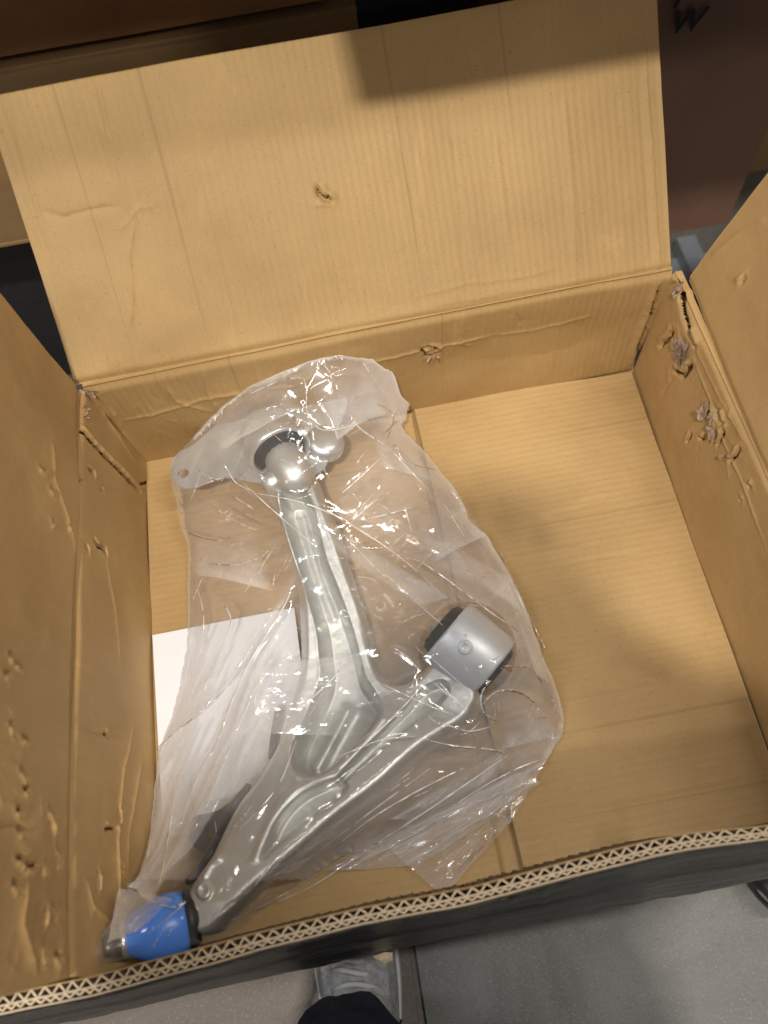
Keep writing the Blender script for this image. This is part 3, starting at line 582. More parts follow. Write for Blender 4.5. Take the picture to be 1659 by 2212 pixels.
def zr(Y): return 0.05 + 0.062 * np.clip((0.17 - Y) / 0.17, 0, 1) ** 1.1 + 0.022 * np.clip((Y - 0.2) / 0.28, 0, 1)
PX, PY = projn(np.stack([X, Y, zr(Y)], -1).reshape(-1, 3)); PX = PX.reshape(X.shape); PY = PY.reshape(X.shape)
def arm_height(PX, PY, Y):
    d = sdf(PX, PY, sil)
    t = np.clip(d / 20, 0, 1); base = 0.060 - 0.016 * (1 - np.sqrt(1 - (1 - t) ** 2))
    # the upper arm sits proud where the ribs run, low web between
    def rib(pts, r, h, n=6):
        dd, _, _ = dpoly(PX, PY, spline(pts, n)); return h * np.exp(-(dd / (r * 1.5)) ** 2)
    def pocket(pts, depth, soft, closed=True):
        s = sdf(PX, PY, spline(pts, 5, True)); return depth * 1.35 * sstep(-soft * 0.35, soft * 0.65, s)
    z = base
    s_ = sdf(PX, PY, spline([(606, 1079), (630, 1177), (665, 1288), (686, 1359), (694, 1424), (696, 1470), (671, 1535), (638, 1607), (632, 1646), (645, 1672), (671, 1681), (712, 1669), (776, 1610), (818, 1558), (826, 1525), (805, 1489), (789, 1463), (777, 1418), (761, 1359), (733, 1281), (707, 1216), (690, 1151), (670, 1079), (639, 1057)], 5, True)); dep = 0.044 + 0.004 * sstep(1440, 1560, PY)
    z = z - dep * sstep(-4, 20, s_)
    for pts, h, wd in (([(647, 1099), (665, 1177), (694, 1268), (714, 1320)], 0.004, 11), ([(743, 1525), (717, 1574), (675, 1652)], 0.010, 15)):
        dd, _, _ = dpoly(PX, PY, spline(pts, 5)); z = z + h * np.exp(-(dd / wd) ** 2)
    # the left flank slopes off to its outer edge
    z = z - 0.016 * sstep(26, 2, d) * sstep(1180, 1300, PY) * sstep(1520, 1420, PY) * (PX < 700)
    # channel of the branch towards the bushing
    z = z - pocket([(955, 1478), (968, 1500), (930, 1540), (870, 1583), (800, 1640), (745, 1690), (728, 1686), (770, 1640), (830, 1580), (880, 1530), (915, 1492)], 0.013, 15)
    # lower lobe
    z = z - pocket([(735, 1686), (695, 1700), (652, 1722), (610, 1766), (584, 1817), (572, 1852), (592, 1838), (652, 1788), (715, 1738), (752, 1702)], 0.013, 20)
    z = z + rib([(733, 1674), (695, 1687), (643, 1708), (598, 1760), (570, 1817), (556, 1856)], 5, 0.0022)
    z = z + rib([(606, 1099), (630, 1184), (665, 1275), (686, 1353), (696, 1424), (696, 1473)], 4, 0.0016) + rib([(679, 1060), (694, 1112), (720, 1177), (750, 1255), (779, 1333), (805, 1405), (818, 1450)], 4, 0.0016) + rib([(632, 1613), (638, 1668), (671, 1686), (717, 1673), (782, 1613), (828, 1556)], 4, 0.0014)
    # edges fall to the underside
    # bolt boss
    r = np.hypot((PX - 448) / 1.0, (PY - 1922) / 1.25); z = z + 0.004 * (1 - sstep(12, 20, r)) - 0.0025 * (1 - sstep(4, 9, r))
    z = z + rib([(478, 1855), (458, 1868), (448, 1890)], 5, 0.003)
    # web at knuckle, raised pad under the cast numerals
    z = z - 0.010 * np.exp(-(((PX - 628) / 30) ** 2 + ((PY - 1012) / 14) ** 2)) * 0 + 0.006 * np.exp(-(((PX - 622) / 34) ** 2 + ((PY - 1030) / 22) ** 2))
    z = z + zr(Y) - 0.05
    z = z + 0.010 * sstep(900, 1000, PX) * sstep(1560, 1480, PY)
    low = sstep(0, -7.0, d); z = z * (1 - low) + (0.012 + (zr(Y) - 0.05) * 0.9) * low
    return np.where(d > -7.0, z, 0.0), d
Z, D_ = arm_height(PX, PY, Y)
Z = Z + 0.00025 * fbm(X * 160, Y * 160, 3, 3)
gridmesh('cast_body', X, Y, Z, MCAST, arm, mask=D_ > -7.0)
def rn(v): v = np.array(v, float); return v / np.linalg.norm(v)
# bushing eye at the branch
pa, pb = V(958, 1358, 0.062), V(1068, 1453, 0.050); ax = rn(pb - pa); Lb = 0.064; cen = (pa + pb) / 2; Rb = 0.0405
def ringprof(L, R, t, bev=0.003):
    return [(-L / 2, R - t), (-L / 2, R - bev), (-L / 2 + bev * .3, R - bev * .3), (-L / 2 + bev, R), (L / 2 - bev, R), (L / 2 - bev * .3, R - bev * .3), (L / 2, R - bev), (L / 2, R - t), (L / 2 - 0.01, R - t - 0.001), (-L / 2 + 0.01, R - t - 0.001), (-L / 2, R - t)]
eye = lathe('bushing_eye', ringprof(Lb, Rb, 0.006), cen, ax, MPAINT, arm, 72)
up = rn(np.array([0, 0, 1]) - ax * ax[2])
fcam = rn(np.array([0, 0, HC]) - cen); fcam = rn(fcam - ax * (fcam @ ax))
tube('mould_line', [cen + ax * q + (fcam * math.cos(0.9) + np.cross(ax, fcam) * math.sin(0.9)) * (Rb + 0.0001) for q in np.linspace(-0.029, 0.029, 6)], 0.0006, MPAINT, eye, 6)
lathe('witness_mark', [(-0.0005, 0.0), (0.0006, 0.003), (0.0009, 0.006), (0.0004, 0.0075), (-0.002, 0.0078)], cen - ax * 0.006 + fcam * (Rb - 0.0002), fcam, MPAINT, eye, 28)
rub = lathe('rubber_core', [(-Lb / 2 - 0.010, 0.010), (-Lb / 2 - 0.011, 0.022), (-Lb / 2 - 0.008, 0.0285), (-Lb / 2 + 0.006, 0.0325), (Lb / 2 - 0.006, 0.0325), (Lb / 2 + 0.002, 0.030), (Lb / 2 + 0.006, 0.0265), (Lb / 2 + 0.007, 0.021), (Lb / 2 + 0.006, 0.018), (Lb / 2 + 0.006, 0.010)], cen, ax, MRUB, arm, 72,
      wob=lambda i, t: 0.06 * (1 if math.sin(t * 14) > 0 else -1) if i in (5, 6, 7) else 0)
lathe('inner_sleeve', [(-Lb / 2 - 0.016, 0.006), (-Lb / 2 - 0.016, 0.011), (Lb / 2 + 0.018, 0.011), (Lb / 2 + 0.018, 0.006), (-Lb / 2 - 0.016, 0.006)], cen, ax, MSTEEL, arm, 32)
# branch root collar blends eye and body
# ball joint
bj = V(412, 1984, 0.104); btip = V(283, 2026, 0.122); ax2 = rn(btip - bj)
lathe('collar', [(-0.006, 0.012), (-0.006, 0.0215), (-0.001, 0.0240), (0.003, 0.0240), (0.005, 0.0225), (0.005, 0.016)], bj, ax2, MRUB, arm, 48)
cap = lathe('ball_joint_cap', [(0.004, 0.018), (0.005, 0.0238), (0.010, 0.0262), (0.018, 0.0272), (0.026, 0.0270), (0.034, 0.0256), (0.042, 0.0226), (0.048, 0.0194), (0.053, 0.0160), (0.0565, 0.0140), (0.058, 0.0110), (0.058, 0.0)], bj, ax2, MBLUE, arm, 56)
st_o = bj + ax2 * 0.056
lathe('stud', [(0.0, 0.0115), (0.010, 0.0115), (0.011, 0.0098), (0.016, 0.0094), (0.018, 0.0088), (0.019, 0.007), (0.019, 0.0)], st_o, ax2, MNUT, arm, 28, wob=lambda i, t: 0.05 * math.cos(6 * t) if i < 3 else 0)
lathe('washer', [(0.0, 0.0), (0.0, 0.0150), (0.003, 0.0155), (0.005, 0.0145), (0.005, 0.0)], st_o, ax2, MSTEEL, arm, 32)
# big rear bushing with its bracket
bz = 0.062
def PL(pts, z): return [V(x, y, zz) for (x, y), zz in zip(pts, z if isinstance(z, list) else [z] * len(pts))]
ear = [(368, 1012), (374, 990), (392, 974), (420, 958), (470, 915), (530, 868), (590, 838), (650, 816), (690, 806), (722, 812), (745, 838), (750, 872), (736, 910), (718, 960), (700, 1010), (660, 1030), (600, 1042), (540, 1040), (490, 1030), (450, 1040), (420, 1052), (392, 1052), (374, 1038)]
ear_s = spline(ear, 3, True)
def plate_with_hole(name, pts, z, th, hole, hr, mat, parent):
    bm = bmesh.new(); o = [V(p[0], p[1], z(p)) for p in pts]; c = V(*hole, z(hole))
    top = [bm.verts.new(tuple(p)) for p in o]; hs = []
    k = len(top)
    ang = [math.atan2(p[1] - c[1], p[0] - c[0]) for p in o]
    for a in ang: hs.append(bm.verts.new((c[0] + hr * math.cos(a), c[1] + hr * math.sin(a), c[2])))
    # ring faces fan; polygon is star-shaped enough about the hole for bmesh fill
    ed = [bm.edges.new((top[i], top[(i + 1) % k])) for i in range(k)]
    for h in hs: bm.verts.remove(h)
    hv = [bm.verts.new((c[0] + hr * math.cos(2 * math.pi * i / 20), c[1] + hr * math.sin(2 * math.pi * i / 20), c[2])) for i in range(20)]
    ed += [bm.edges.new((hv[i], hv[(i + 1) % 20])) for i in range(20)]
    bmesh.ops.triangle_fill(bm, use_beauty=True, use_dissolve=False, edges=ed)
    for f in [f for f in bm.faces if all(v in hv for v in f.verts)]: bm.faces.remove(f)
    bmesh.ops.recalc_face_normals(bm, faces=bm.faces)
    r = bmesh.ops.extrude_face_region(bm, geom=bm.faces[:])
    for v in [g for g in r['geom'] if isinstance(g, bmesh.types.BMVert)]: v.co.z -= th
    bmesh.ops.recalc_face_normals(bm, faces=bm.faces)
    me = bpy.data.meshes.new(name); bm.to_mesh(me); bm.free(); return link(name, me, mat, parent, False)
plate_with_hole('mounting_bracket', ear_s, lambda p: 0.058 + 0.00003 * (1050 - p[1]), 0.004, (396, 1022), 0.0068, MSTEEL, arm)
bc = V(604, 975, 0.084); axb = rn(np.array([0.32, -0.86, 0.16]))
lathe('bushing_cup', [(-0.052, 0.0), (-0.052, 0.022), (-0.049, 0.029), (-0.042, 0.034), (-0.020, 0.0385), (-0.004, 0.0395), (0.002, 0.0392), (0.0045, 0.0375), (0.0045, 0.0350), (0.001, 0.0325), (-0.006, 0.0315)], bc, axb, MSTEEL, arm, 64)
lathe('rubber_core', [(-0.006, 0.032), (-0.001, 0.0312), (0.0035, 0.029), (0.0015, 0.0272), (0.007, 0.0255), (0.005, 0.0238), (0.011, 0.022), (0.011, 0.015)], bc, axb, MRUB, arm, 72, wob=lambda i, t: 0.02 * math.sin(t * 16))
lathe('bushing_pin', [(0.002, 0.0205), (0.014, 0.0235), (0.028, 0.0240), (0.044, 0.0225), (0.056, 0.018), (0.064, 0.010), (0.066, 0.0)], bc, axb, MCAST, arm, 40)
lathe('casting_boss', [(-0.01, 0.010), (0.008, 0.0095), (0.011, 0.007), (0.012, 0.0)], V(638, 1016, 0.097), rn(np.array([0.2, -0.3, 1.0])), MCAST, arm, 28)
lathe('casting_boss', [(-0.01, 0.012), (0.006, 0.0115), (0.010, 0.009), (0.011, 0.0)], V(588, 1040, 0.089), rn(np.array([-0.1, -0.1, 1.0])), MCAST, arm, 28)
lathe('domed_nut', [(-0.01, 0.024), (0.000, 0.0245), (0.005, 0.022), (0.009, 0.015), (0.010, 0.0)], V(702, 955, 0.062), rn(np.array([0.2, 0.1, 1.0])), MSTEEL, arm, 40)
# bent strap behind the upper arm and sensor holder at its left
holder = slab('cable_holder', [V(x, y, 0.062) for x, y in spline([(403, 1797), (418, 1764), (466, 1752), (505, 1722), (534, 1690), (520, 1730), (502, 1768), (480, 1829), (450, 1846), (424, 1834), (405, 1812)], 4, True)], 0.022, MPLAS, arm)
tube('holder_stem', [V(472, 1806, 0.066), V(452, 1850, 0.070), V(425, 1888, 0.070), V(405, 1906, 0.066)], [0.006, 0.0052, 0.0050, 0.0035], MPLAS, arm)
slab('holder_tab', [V(x, y, 0.066) for x, y in ((440, 1778), (466, 1770), (470, 1800), (448, 1815))], 0.012, MPLAS, arm)
slab('strap', [V(x, y, 0.032) for x, y in ((594, 1528), (610, 1530), (606, 1560), (596, 1600), (594, 1622), (578, 1640), (582, 1600), (586, 1570))], 0.012, MPLAS, arm)
settle(arm)

# ------------------------------------------------------------------ sheet of paper under the bag
pp = [V(329, 1372, 0.006), V(636, 1313, 0.010), V(353, 1812, 0.006)]
def paper():
    n = 40; u, v = np.meshgrid(np.linspace(0, 1, n), np.linspace(0, 1, n)); a, b, c = pp; d = V(690, 1735, 0.012)
    P = a * ((1 - u) * (1 - v))[..., None] + b * (u * (1 - v))[..., None] + c * ((1 - u) * v)[..., None] + d * (u * v)[..., None]
    P[..., 2] += 0.002 * (1 + fbm(u * 2, v * 2, 4, 2)) * u
    return gridmesh('paper_sheet', P[..., 0], P[..., 1], P[..., 2], MPAPER, None, label='plain white sheet of paper lying under the left side of the clear bag', category='paper')
paper()

# ------------------------------------------------------------------ the clear bag
bag = empty('clear_plastic_bag', (0, 0.25, 0.0), 'crinkled clear plastic bag wrapped around the silver metal arm', 'plastic bag')
# outline with the height of the film at each point
ol = [(362, 1030, .045), (368, 985, .055), (405, 950, .07), (440, 908, .09), (480, 868, .115), (540, 826, .145), (600, 797, .162), (660, 773, .173), (700, 760, .177), (740, 756, .175), (800, 764, .160), (838, 782, .138), (856, 806, .115), (860, 840, .082), (884, 858, .06), (878, 888, .05), (868, 910, .05), (885, 935, .045), (925, 975, .04), (968, 1025, .035), (1002, 1075, .03), (1014, 1115, .02), (1052, 1148, .02), (1078, 1192, .02), (1108, 1242, .02), (1140, 1315, .02), (1168, 1392, .02), (1192, 1450, .02), (1210, 1500, .015), (1222, 1550, .01), (1217, 1592, .01), (1197, 1618, .01), (1182, 1645, .01), (1150, 1672, .01), (1060, 1715, .01), (960, 1770, .01), (880, 1805, .01), (800, 1835, .01), (740, 1850, .01), (690, 1880, .01), (620, 1932, .01), (560, 1975, .03), (490, 2030, .05), (420, 2060, .07), (330, 2092, .08), (250, 2096, .09), (226, 2078, .10), (220, 2040, .115), (234, 1995, .12), (248, 1945, .12), (262, 1922, .12), (285, 1932, .10), (298, 1905, .05), (316, 1810, .015), (330, 1700, .012), (338, 1618, .01), (366, 1545, .01), (382, 1480, .01), (398, 1400, .01), (401, 1325, .01), (402, 1230, .015), (398, 1175, .02), (384, 1132, .03), (374, 1080, .035)]
olw = np.array([V(x, y, z) for x, y, z in ol])
olw[:, 1] = np.minimum(olw[:, 1], 0.532); olw[:, 1] = np.maximum(olw[:, 1], -0.036)
rs = np.random.RandomState(5)
sp = np.array([olw[i] * (1 - k / 5) + olw[(i + 1) % len(olw)] * (k / 5) for i in range(len(olw)) for k in range(5)])
jit = fbm(np.arange(len(sp)) * 0.37, np.zeros(len(sp)), 3, 3) * 0.0018
nrm2 = np.gradient(sp[:, :2], axis=0); nrm2 = np.stack([-nrm2[:, 1], nrm2[:, 0]], 1); nrm2 /= np.linalg.norm(nrm2, axis=1)[:, None] + 1e-9
sp[:, :2] += nrm2 * jit[:, None]
sp[:, 1] = np.clip(sp[:, 1], -0.037, 0.533)
# coarse obstacle relaxation (film pulled over the arm)
cs = 0.004; bx0, bx1, by0, by1 = -0.37, 0.18, -0.045, 0.545
CX, CY = np.meshgrid(np.arange(bx0, bx1, cs), np.arange(by0, by1, cs))
inC = inside(CX, CY, [tuple(p[:2]) for p in sp])
bd = np.full(CX.shape, 1e9); bz_ = np.zeros(CX.shape)
for p in sp:
    dd = np.hypot(CX - p[0], CY - p[1]); mm = dd < bd; bd = np.where(mm, dd, bd); bz_ = np.where(mm, p[2], bz_)
px_, py_ = projn(np.stack([CX, CY, zr(CY)], -1).reshape(-1, 3)); px_ = px_.reshape(CX.shape); py_ = py_.reshape(CX.shape)
ob, _ = arm_height(px_, py_, CY)
def disc(c, r, z, soft=0.004): 
    global ob
    ob = np.maximum(ob, z * (np.hypot(CX - c[0], CY - c[1]) < r))
def cyl(c, a, L, r, zc):
    global ob
    d = np.array([a[0], a[1]]); d /= np.linalg.norm(d); u = (CX - c[0]) * d[0] + (CY - c[1]) * d[1]; v = -(CX - c[0]) * d[1] + (CY - c[1]) * d[0]
    ob = np.maximum(ob, np.where((np.abs(u) < L / 2) & (np.abs(v) < r), zc + np.sqrt(np.maximum(r * r - v * v, 0)), 0))
cyl(cen, ax, 0.095, Rb, cen[2]); cyl((bj + ax2 * 0.018), ax2, 0.045, 0.0275, 0.1105); cyl((bj + ax2 * 0.048), ax2, 0.03, 0.0255, 0.116); cyl((bj + ax2 * 0.07), ax2, 0.03, 0.0165, 0.122)
cyl(bc - axb * 0.022, axb, 0.060, 0.0395, 0.084); cyl(bc + axb * 0.026, axb, 0.05, 0.024, 0.088); disc(V(700, 962, 0.08), 0.02, 0.082); disc(V(700, 830, .14), 0.018, 0.145)
ob = np.maximum(ob, 0.066 * inside(px_, py_, ear_s)); ob = ob
H = np.maximum(ob, bz_)
fixed = (~inC) | (bd < cs)
for it in range(500):
    A = (np.roll(H, 1, 0) + np.roll(H, -1, 0) + np.roll(H, 1, 1) + np.roll(H, -1, 1)) / 4
    H = np.where(fixed, bz_, np.maximum(A + 7e-5, ob + 0.002 * inC))
for it in range(3):
    A = (np.roll(H, 1, 0) + np.roll(H, -1, 0) + np.roll(H, 1, 1) + np.roll(H, -1, 1)) / 4; H = np.where(fixed, H, np.maximum(A, ob + 0.0015))
ob_s = ob.copy()
for it in range(2): ob_s = np.maximum(ob_s * 0.999, (np.roll(ob_s, 1, 0) + np.roll(ob_s, -1, 0) + np.roll(ob_s, 1, 1) + np.roll(ob_s, -1, 1)) / 4)
def bil(Xq, Yq, H=H):
    fx = (Xq - bx0) / cs; fy = (Yq - by0) / cs; ix = np.clip(np.floor(fx).astype(int), 0, H.shape[1] - 2); iy = np.clip(np.floor(fy).astype(int), 0, H.shape[0] - 2)
    tx = np.clip(fx - ix, 0, 1); ty = np.clip(fy - iy, 0, 1)
    return (H[iy, ix] * (1 - tx) + H[iy, ix + 1] * tx) * (1 - ty) + (H[iy + 1, ix] * (1 - tx) + H[iy + 1, ix + 1] * tx) * ty
fs_ = 0.00125
X, Y = np.meshgrid(np.arange(bx0, bx1, fs_), np.arange(by0, by1, fs_))
poly2 = [tuple(p[:2]) for p in sp]
ins = inside(X, Y, poly2)
Hf = bil(X, Y)
PXf, PYf = projn(np.stack([X, Y, Hf], -1).reshape(-1, 3)); PXf = PXf.reshape(X.shape); PYf = PYf.reshape(X.shape)
creases = [  # (points, amplitude mm, width px)
 ([(755, 895), (779, 927), (822, 955), (840, 967)], 3.5, 7), ([(840, 967), (880, 1010), (925, 1058)], 3, 6), ([(826, 987), (780, 1030), (739, 1066)], 3, 6), ([(842, 963), (858, 967), (878, 999), (965, 1020)], 3.5, 6),
 ([(826, 940), (862, 907)], 2.5, 6), ([(759, 1130), (790, 1100), (826, 1070)], 3, 6), ([(795, 1122), (860, 1105), (937, 1082)], 3.5, 6), ([(743, 1155), (785, 1200), (826, 1241), (842, 1249), (898, 1300), (957, 1352)], 4, 7),
 ([(874, 1205), (914, 1217), (993, 1272), (1056, 1320), (1120, 1364)], 4, 7), ([(1080, 1189), (1120, 1288), (1164, 1371)], 4, 7), ([(691, 868), (715, 907), (731, 951)], 2.5, 6), ([(656, 816), (662, 844), (662, 891)], 3, 6),
 ([(500, 858), (549, 836), (600, 822), (656, 816)], 4, 8), ([(775, 769), (803, 812), (822, 844)], 3, 6), ([(684, 773), (700, 788), (715, 808)], 3, 6), ([(549, 1066), (620, 1078), (688, 1098), (759, 1134), (866, 1205), (960, 1290)], 4, 12),
 ([(874, 1094), (890, 1150)], 2.5, 6), ([(973, 1058), (996, 1090), (1013, 1126)], 3, 6), ([(436, 1078), (508, 1126), (555, 1146)], 4, 7), ([(452, 1217), (504, 1221), (559, 1207)], 3.5, 6), ([(380, 1137), (432, 1161), (480, 1169)], 3, 7),
 ([(476, 983), (508, 1042), (551, 1062)], 3, 7), ([(527, 1046), (607, 1118), (686, 1185)], 3, 8), ([(460, 911), (430, 932), (416, 959)], 3, 6), ([(500, 1070), (551, 1102)], 2, 5), ([(845, 1396), (880, 1420), (905, 1448)], 3, 7),
 ([(798, 1465), (871, 1499), (936, 1529), (987, 1547)], 3.5, 7), ([(927, 1465), (970, 1505), (1013, 1542)], 3.5, 7), ([(1086, 1439), (1120, 1440), (1150, 1448), (1185, 1499), (1200, 1525), (1185, 1547), (1159, 1551)], 4, 6), ([(1043, 1521), (1073, 1495), (1120, 1495), (1163, 1525)], 4, 8),
 ([(914, 1596), (978, 1611), (1064, 1620), (1095, 1633)], 4, 8), ([(1095, 1633), (1021, 1684), (927, 1749), (807, 1826), (678, 1912), (560, 1965)], 7, 14), ([(991, 1731), (1095, 1766)], 3, 7), ([(652, 1529), (700, 1484), (746, 1439)], 3, 5),
 ([(1090, 1207), (1142, 1332), (1176, 1400), (1159, 1430)], 4, 6), ([(627, 1277), (612, 1313), (537, 1435), (496, 1530), (466, 1613), (427, 1679), (391, 1783)], 6, 8), ([(582, 1336), (508, 1452), (454, 1515), (427, 1545), (377, 1583), (338, 1619)], 5, 8),
 ([(600, 1400), (560, 1470), (520, 1560), (480, 1660), (440, 1760)], 6, 12), ([(335, 1793), (318, 1850), (305, 1904)], 3.5, 7), ([(387, 1670), (363, 1813), (343, 1920)], 5, 9), ([(688, 1785), (620, 1829), (541, 1924), (458, 1988)], 6, 10), ([(1180, 1640), (1130, 1655), (1060, 1690), (980, 1740)], 4, 8),
 ([(1060, 1470), (1040, 1500), (1045, 1540), (1080, 1560)], 4, 8), ([(900, 1230), (940, 1190), (975, 1180), (1010, 1200)], 3, 7), ([(960, 1090), (985, 1130), (1010, 1170)], 3, 8), ([(420, 1250), (440, 1330), (432, 1410)], 3, 8), ([(470, 1290), (500, 1340), (480, 1400)], 3, 7),
 ([(640, 1600), (600, 1700), (520, 1790)], 3, 12), ([(720, 1640), (820, 1600), (900, 1590)], 3, 8), ([(700, 1850), (800, 1770), (900, 1710), (1000, 1660)], 5, 14), ([(560, 1940), (700, 1830), (820, 1740), (930, 1660)], 4, 14), ([(300, 1935), (370, 1960), (400, 1950), (330, 2010)], 3, 6),
 ([(810, 870), (850, 900), (830, 960)], 3, 7), ([(760, 860), (820, 845), (850, 870)], 3, 6), ([(420, 1010), (470, 1040), (500, 1020)], 3, 7), ([(640, 900), (700, 930), (760, 920)], 2.5, 7), ([(950, 1560), (1010, 1580), (1060, 1570)], 3, 7)]
Dd = np.zeros(X.shape)
wx = 2.2 * fbm(X * 45, Y * 45, 61, 2); wy = 2.2 * fbm(X * 45 + 9, Y * 45, 62, 2)
def addcrease(pts, am, wd, sharp=1.0):
    global Dd
    a = np.array(pts); lo = a.min(0) - wd * 6; hi = a.max(0) + wd * 6
    mk = (PXf > lo[0]) & (PXf < hi[0]) & (PYf > lo[1]) & (PYf < hi[1])
    if not mk.any(): return
    d, _, par = dpoly(PXf[mk] + wx[mk], PYf[mk] + wy[mk], pts); tp = np.clip(np.minimum(par, 1 - par) * 5 + 0.15, 0, 1)
    Dd[mk] += am * 0.001 * np.exp(-np.sqrt(d * d + 5.0) / wd) * tp
for pts, am, wd in creases: addcrease(spline(pts, 4), am * 0.80, wd)
rr = random.Random(8)
ys_in, xs_in = np.where(ins)
for k in range(110):
    i = rr.randrange(len(ys_in)); p = np.array([PXf[ys_in[i], xs_in[i]], PYf[ys_in[i], xs_in[i]]])
    if p[1] > 1500: th = math.radians(rr.gauss(-42, 16) if p[0] > 620 else rr.gauss(-66, 14)); L = rr.uniform(20, 110)
    elif p[0] < 640 and p[1] > 1230: th = math.radians(rr.gauss(-58, 22)); L = rr.uniform(15, 80)
    else: th = rr.uniform(0, 6.28) if rr.random() < 0.5 else math.radians(rr.gauss(42, 25)); L = rr.uniform(8, 60)
    q = p + L * np.array([math.cos(th), math.sin(th)]); mid = (p + q) / 2 + np.array([rr.gauss(0, L * .12), rr.gauss(0, L * .12)])
    addcrease([p, mid, q], rr.choice([1, 1, -1]) * rr.uniform(0.6, 2.2), rr.uniform(3, 8))
hubs = [(840, 967), (1095, 1633), (760, 1130), (436, 1078), (720, 810), (1160, 1385), (582, 1336), (391, 1783), (955, 1352), (1195, 1525), (600, 1066), (905, 1448), (470, 1225), (420, 985), (870, 1180), (1030, 1560), (660, 880), (1000, 1120), (540, 1440), (320, 1850)]
for hx, hy in hubs:
    a0 = rr.uniform(0, 6.28)
    for q in range(rr.randint(5, 8)):
        a0 += rr.uniform(0.5, 1.3); L = rr.uniform(40, 190); p0 = np.array([hx + rr.gauss(0, 5), hy + rr.gauss(0, 5)]); p2 = p0 + L * np.array([math.cos(a0), math.sin(a0)])
        p1 = (p0 + p2) / 2 + np.array([rr.gauss(0, L * .03), rr.gauss(0, L * .03)]); addcrease([p0, p1, p2], rr.uniform(1.0, 2.6) * rr.choice([1, 1, -1]), rr.uniform(4, 10))
edge = np.clip(0.2 + np.minimum(1, (sdf(X, Y, poly2) / 0.012)), 0.15, 1)
cl = sstep(0.0, 0.35, fbm(X * 14, Y * 14, 77, 2))            # clusters of fine crinkle
def folds(th, along, across, seed, eps=0.085):
    # long soft folds with sharp crests: zero lines of stretched noise
    c, q = math.cos(th), math.sin(th); u = X * c + Y * q; v = -X * q + Y * c
    u = u + 0.006 * fbm(X * 8, Y * 8, seed + 7, 1); v = v + 0.003 * fbm(X * 10, Y * 10, seed + 8, 1)
    nn = noise(u / along, v / across, seed); return -np.sqrt(nn * nn + eps * eps)
wl = sstep(660, 560, PXf) * sstep(1230, 1420, PYf); wr_ = sstep(1560, 1680, PYf) * sstep(560, 660, PXf); wu = np.clip(1 - wl - wr_, 0, 1)
Dd = Dd + wl * (0.0085 * folds(R_(66), 0.16, 0.017, 1) + 0.004 * folds(R_(58), 0.09, 0.010, 2))
Dd = Dd + wr_ * (0.0085 * folds(R_(38), 0.16, 0.018, 3) + 0.004 * folds(R_(30), 0.08, 0.010, 4))
Dd = Dd + wu * (0.0060 * folds(R_(-45), 0.11, 0.034, 5) + 0.0042 * folds(R_(25), 0.09, 0.028, 6) + 0.0022 * folds(R_(-70), 0.07, 0.016, 9))
Dd = Dd + cl * 0.0003 * ridged(X * 70, Y * 70, 73, 2) + 0.0010
sd_e = sdf(X, Y, poly2); tq = np.clip(sd_e / 0.007, 0, 1); roll = 1 - np.sqrt(np.maximum(0, 1 - (1 - tq) ** 2))
Hb = Hf + Dd * edge - np.minimum(Hf * 0.8, 0.022) * roll
ob_f = 0.0015
Hb = np.maximum(Hb, 0.0035); Hb = np.where(sd_e > 0.004, np.maximum(Hb, bil(X, Y, ob_s) + 0.0016 + 0.0006 * (1 + fbm(X * 60, Y * 60, 5, 2))), Hb)
def zb(x, y):
    fx = np.clip(((np.asarray(x) - bx0) / fs_).astype(int), 0, X.shape[1] - 1); fy = np.clip(((np.asarray(y) - by0) / fs_).astype(int), 0, X.shape[0] - 1); return Hb[fy, fx]
lay = 0.7 + 0.5 * wl + 0.5 * wr_ + 0.5 * sstep(900, 800, PYf) + 0.45 * sstep(0.1, 0.4, fbm(X * 11, Y * 11, 201, 2)) + 0.6 * sstep(0.25, 0.5, noise((X * 0.7 + Y * 0.7) * 10, (X - Y) * 60, 203))
lay = lay + 0.7 * sstep(0.014, 0.0, sd_e) + 0.5 * wu * sstep(700, 800, PXf); lay = np.where(PYf > 1900, 0.25 + 0.3 * sstep(300, 250, PXf), lay)
lay = lay * (1 - 0.72 * sstep(-8, 14, sdf(PXf, PYf, sil)))
lay = lay * (1 - 0.6 * (np.hypot(PXf - 1010, PYf - 1405) < 105))
lay = lay * (1 - 0.55 * sstep(75, 40, np.hypot(PXf - 455, (PYf - 1800) * 0.7)))
uf = gridmesh('upper_film', X, Y, Hb, MFILM, bag, mask=ins, uv=(lay, lay))
# lower layer of the bag lies on the carton floor (rises with the upper one near the back wall)
st2 = slice(None, None, 2)
base = np.clip(bil(X[st2, st2], Y[st2, st2]) - 0.02, 0.004, 1) * 0 + 0.0030 + 0.0007 * (1 + ridged(X[st2, st2] * 40, Y[st2, st2] * 40, 90, 3) * 0.5)
gridmesh('lower_film', X[st2, st2], Y[st2, st2], base, MFILM2, bag, mask=ins[st2, st2] & (Y[st2, st2] < 0.47))
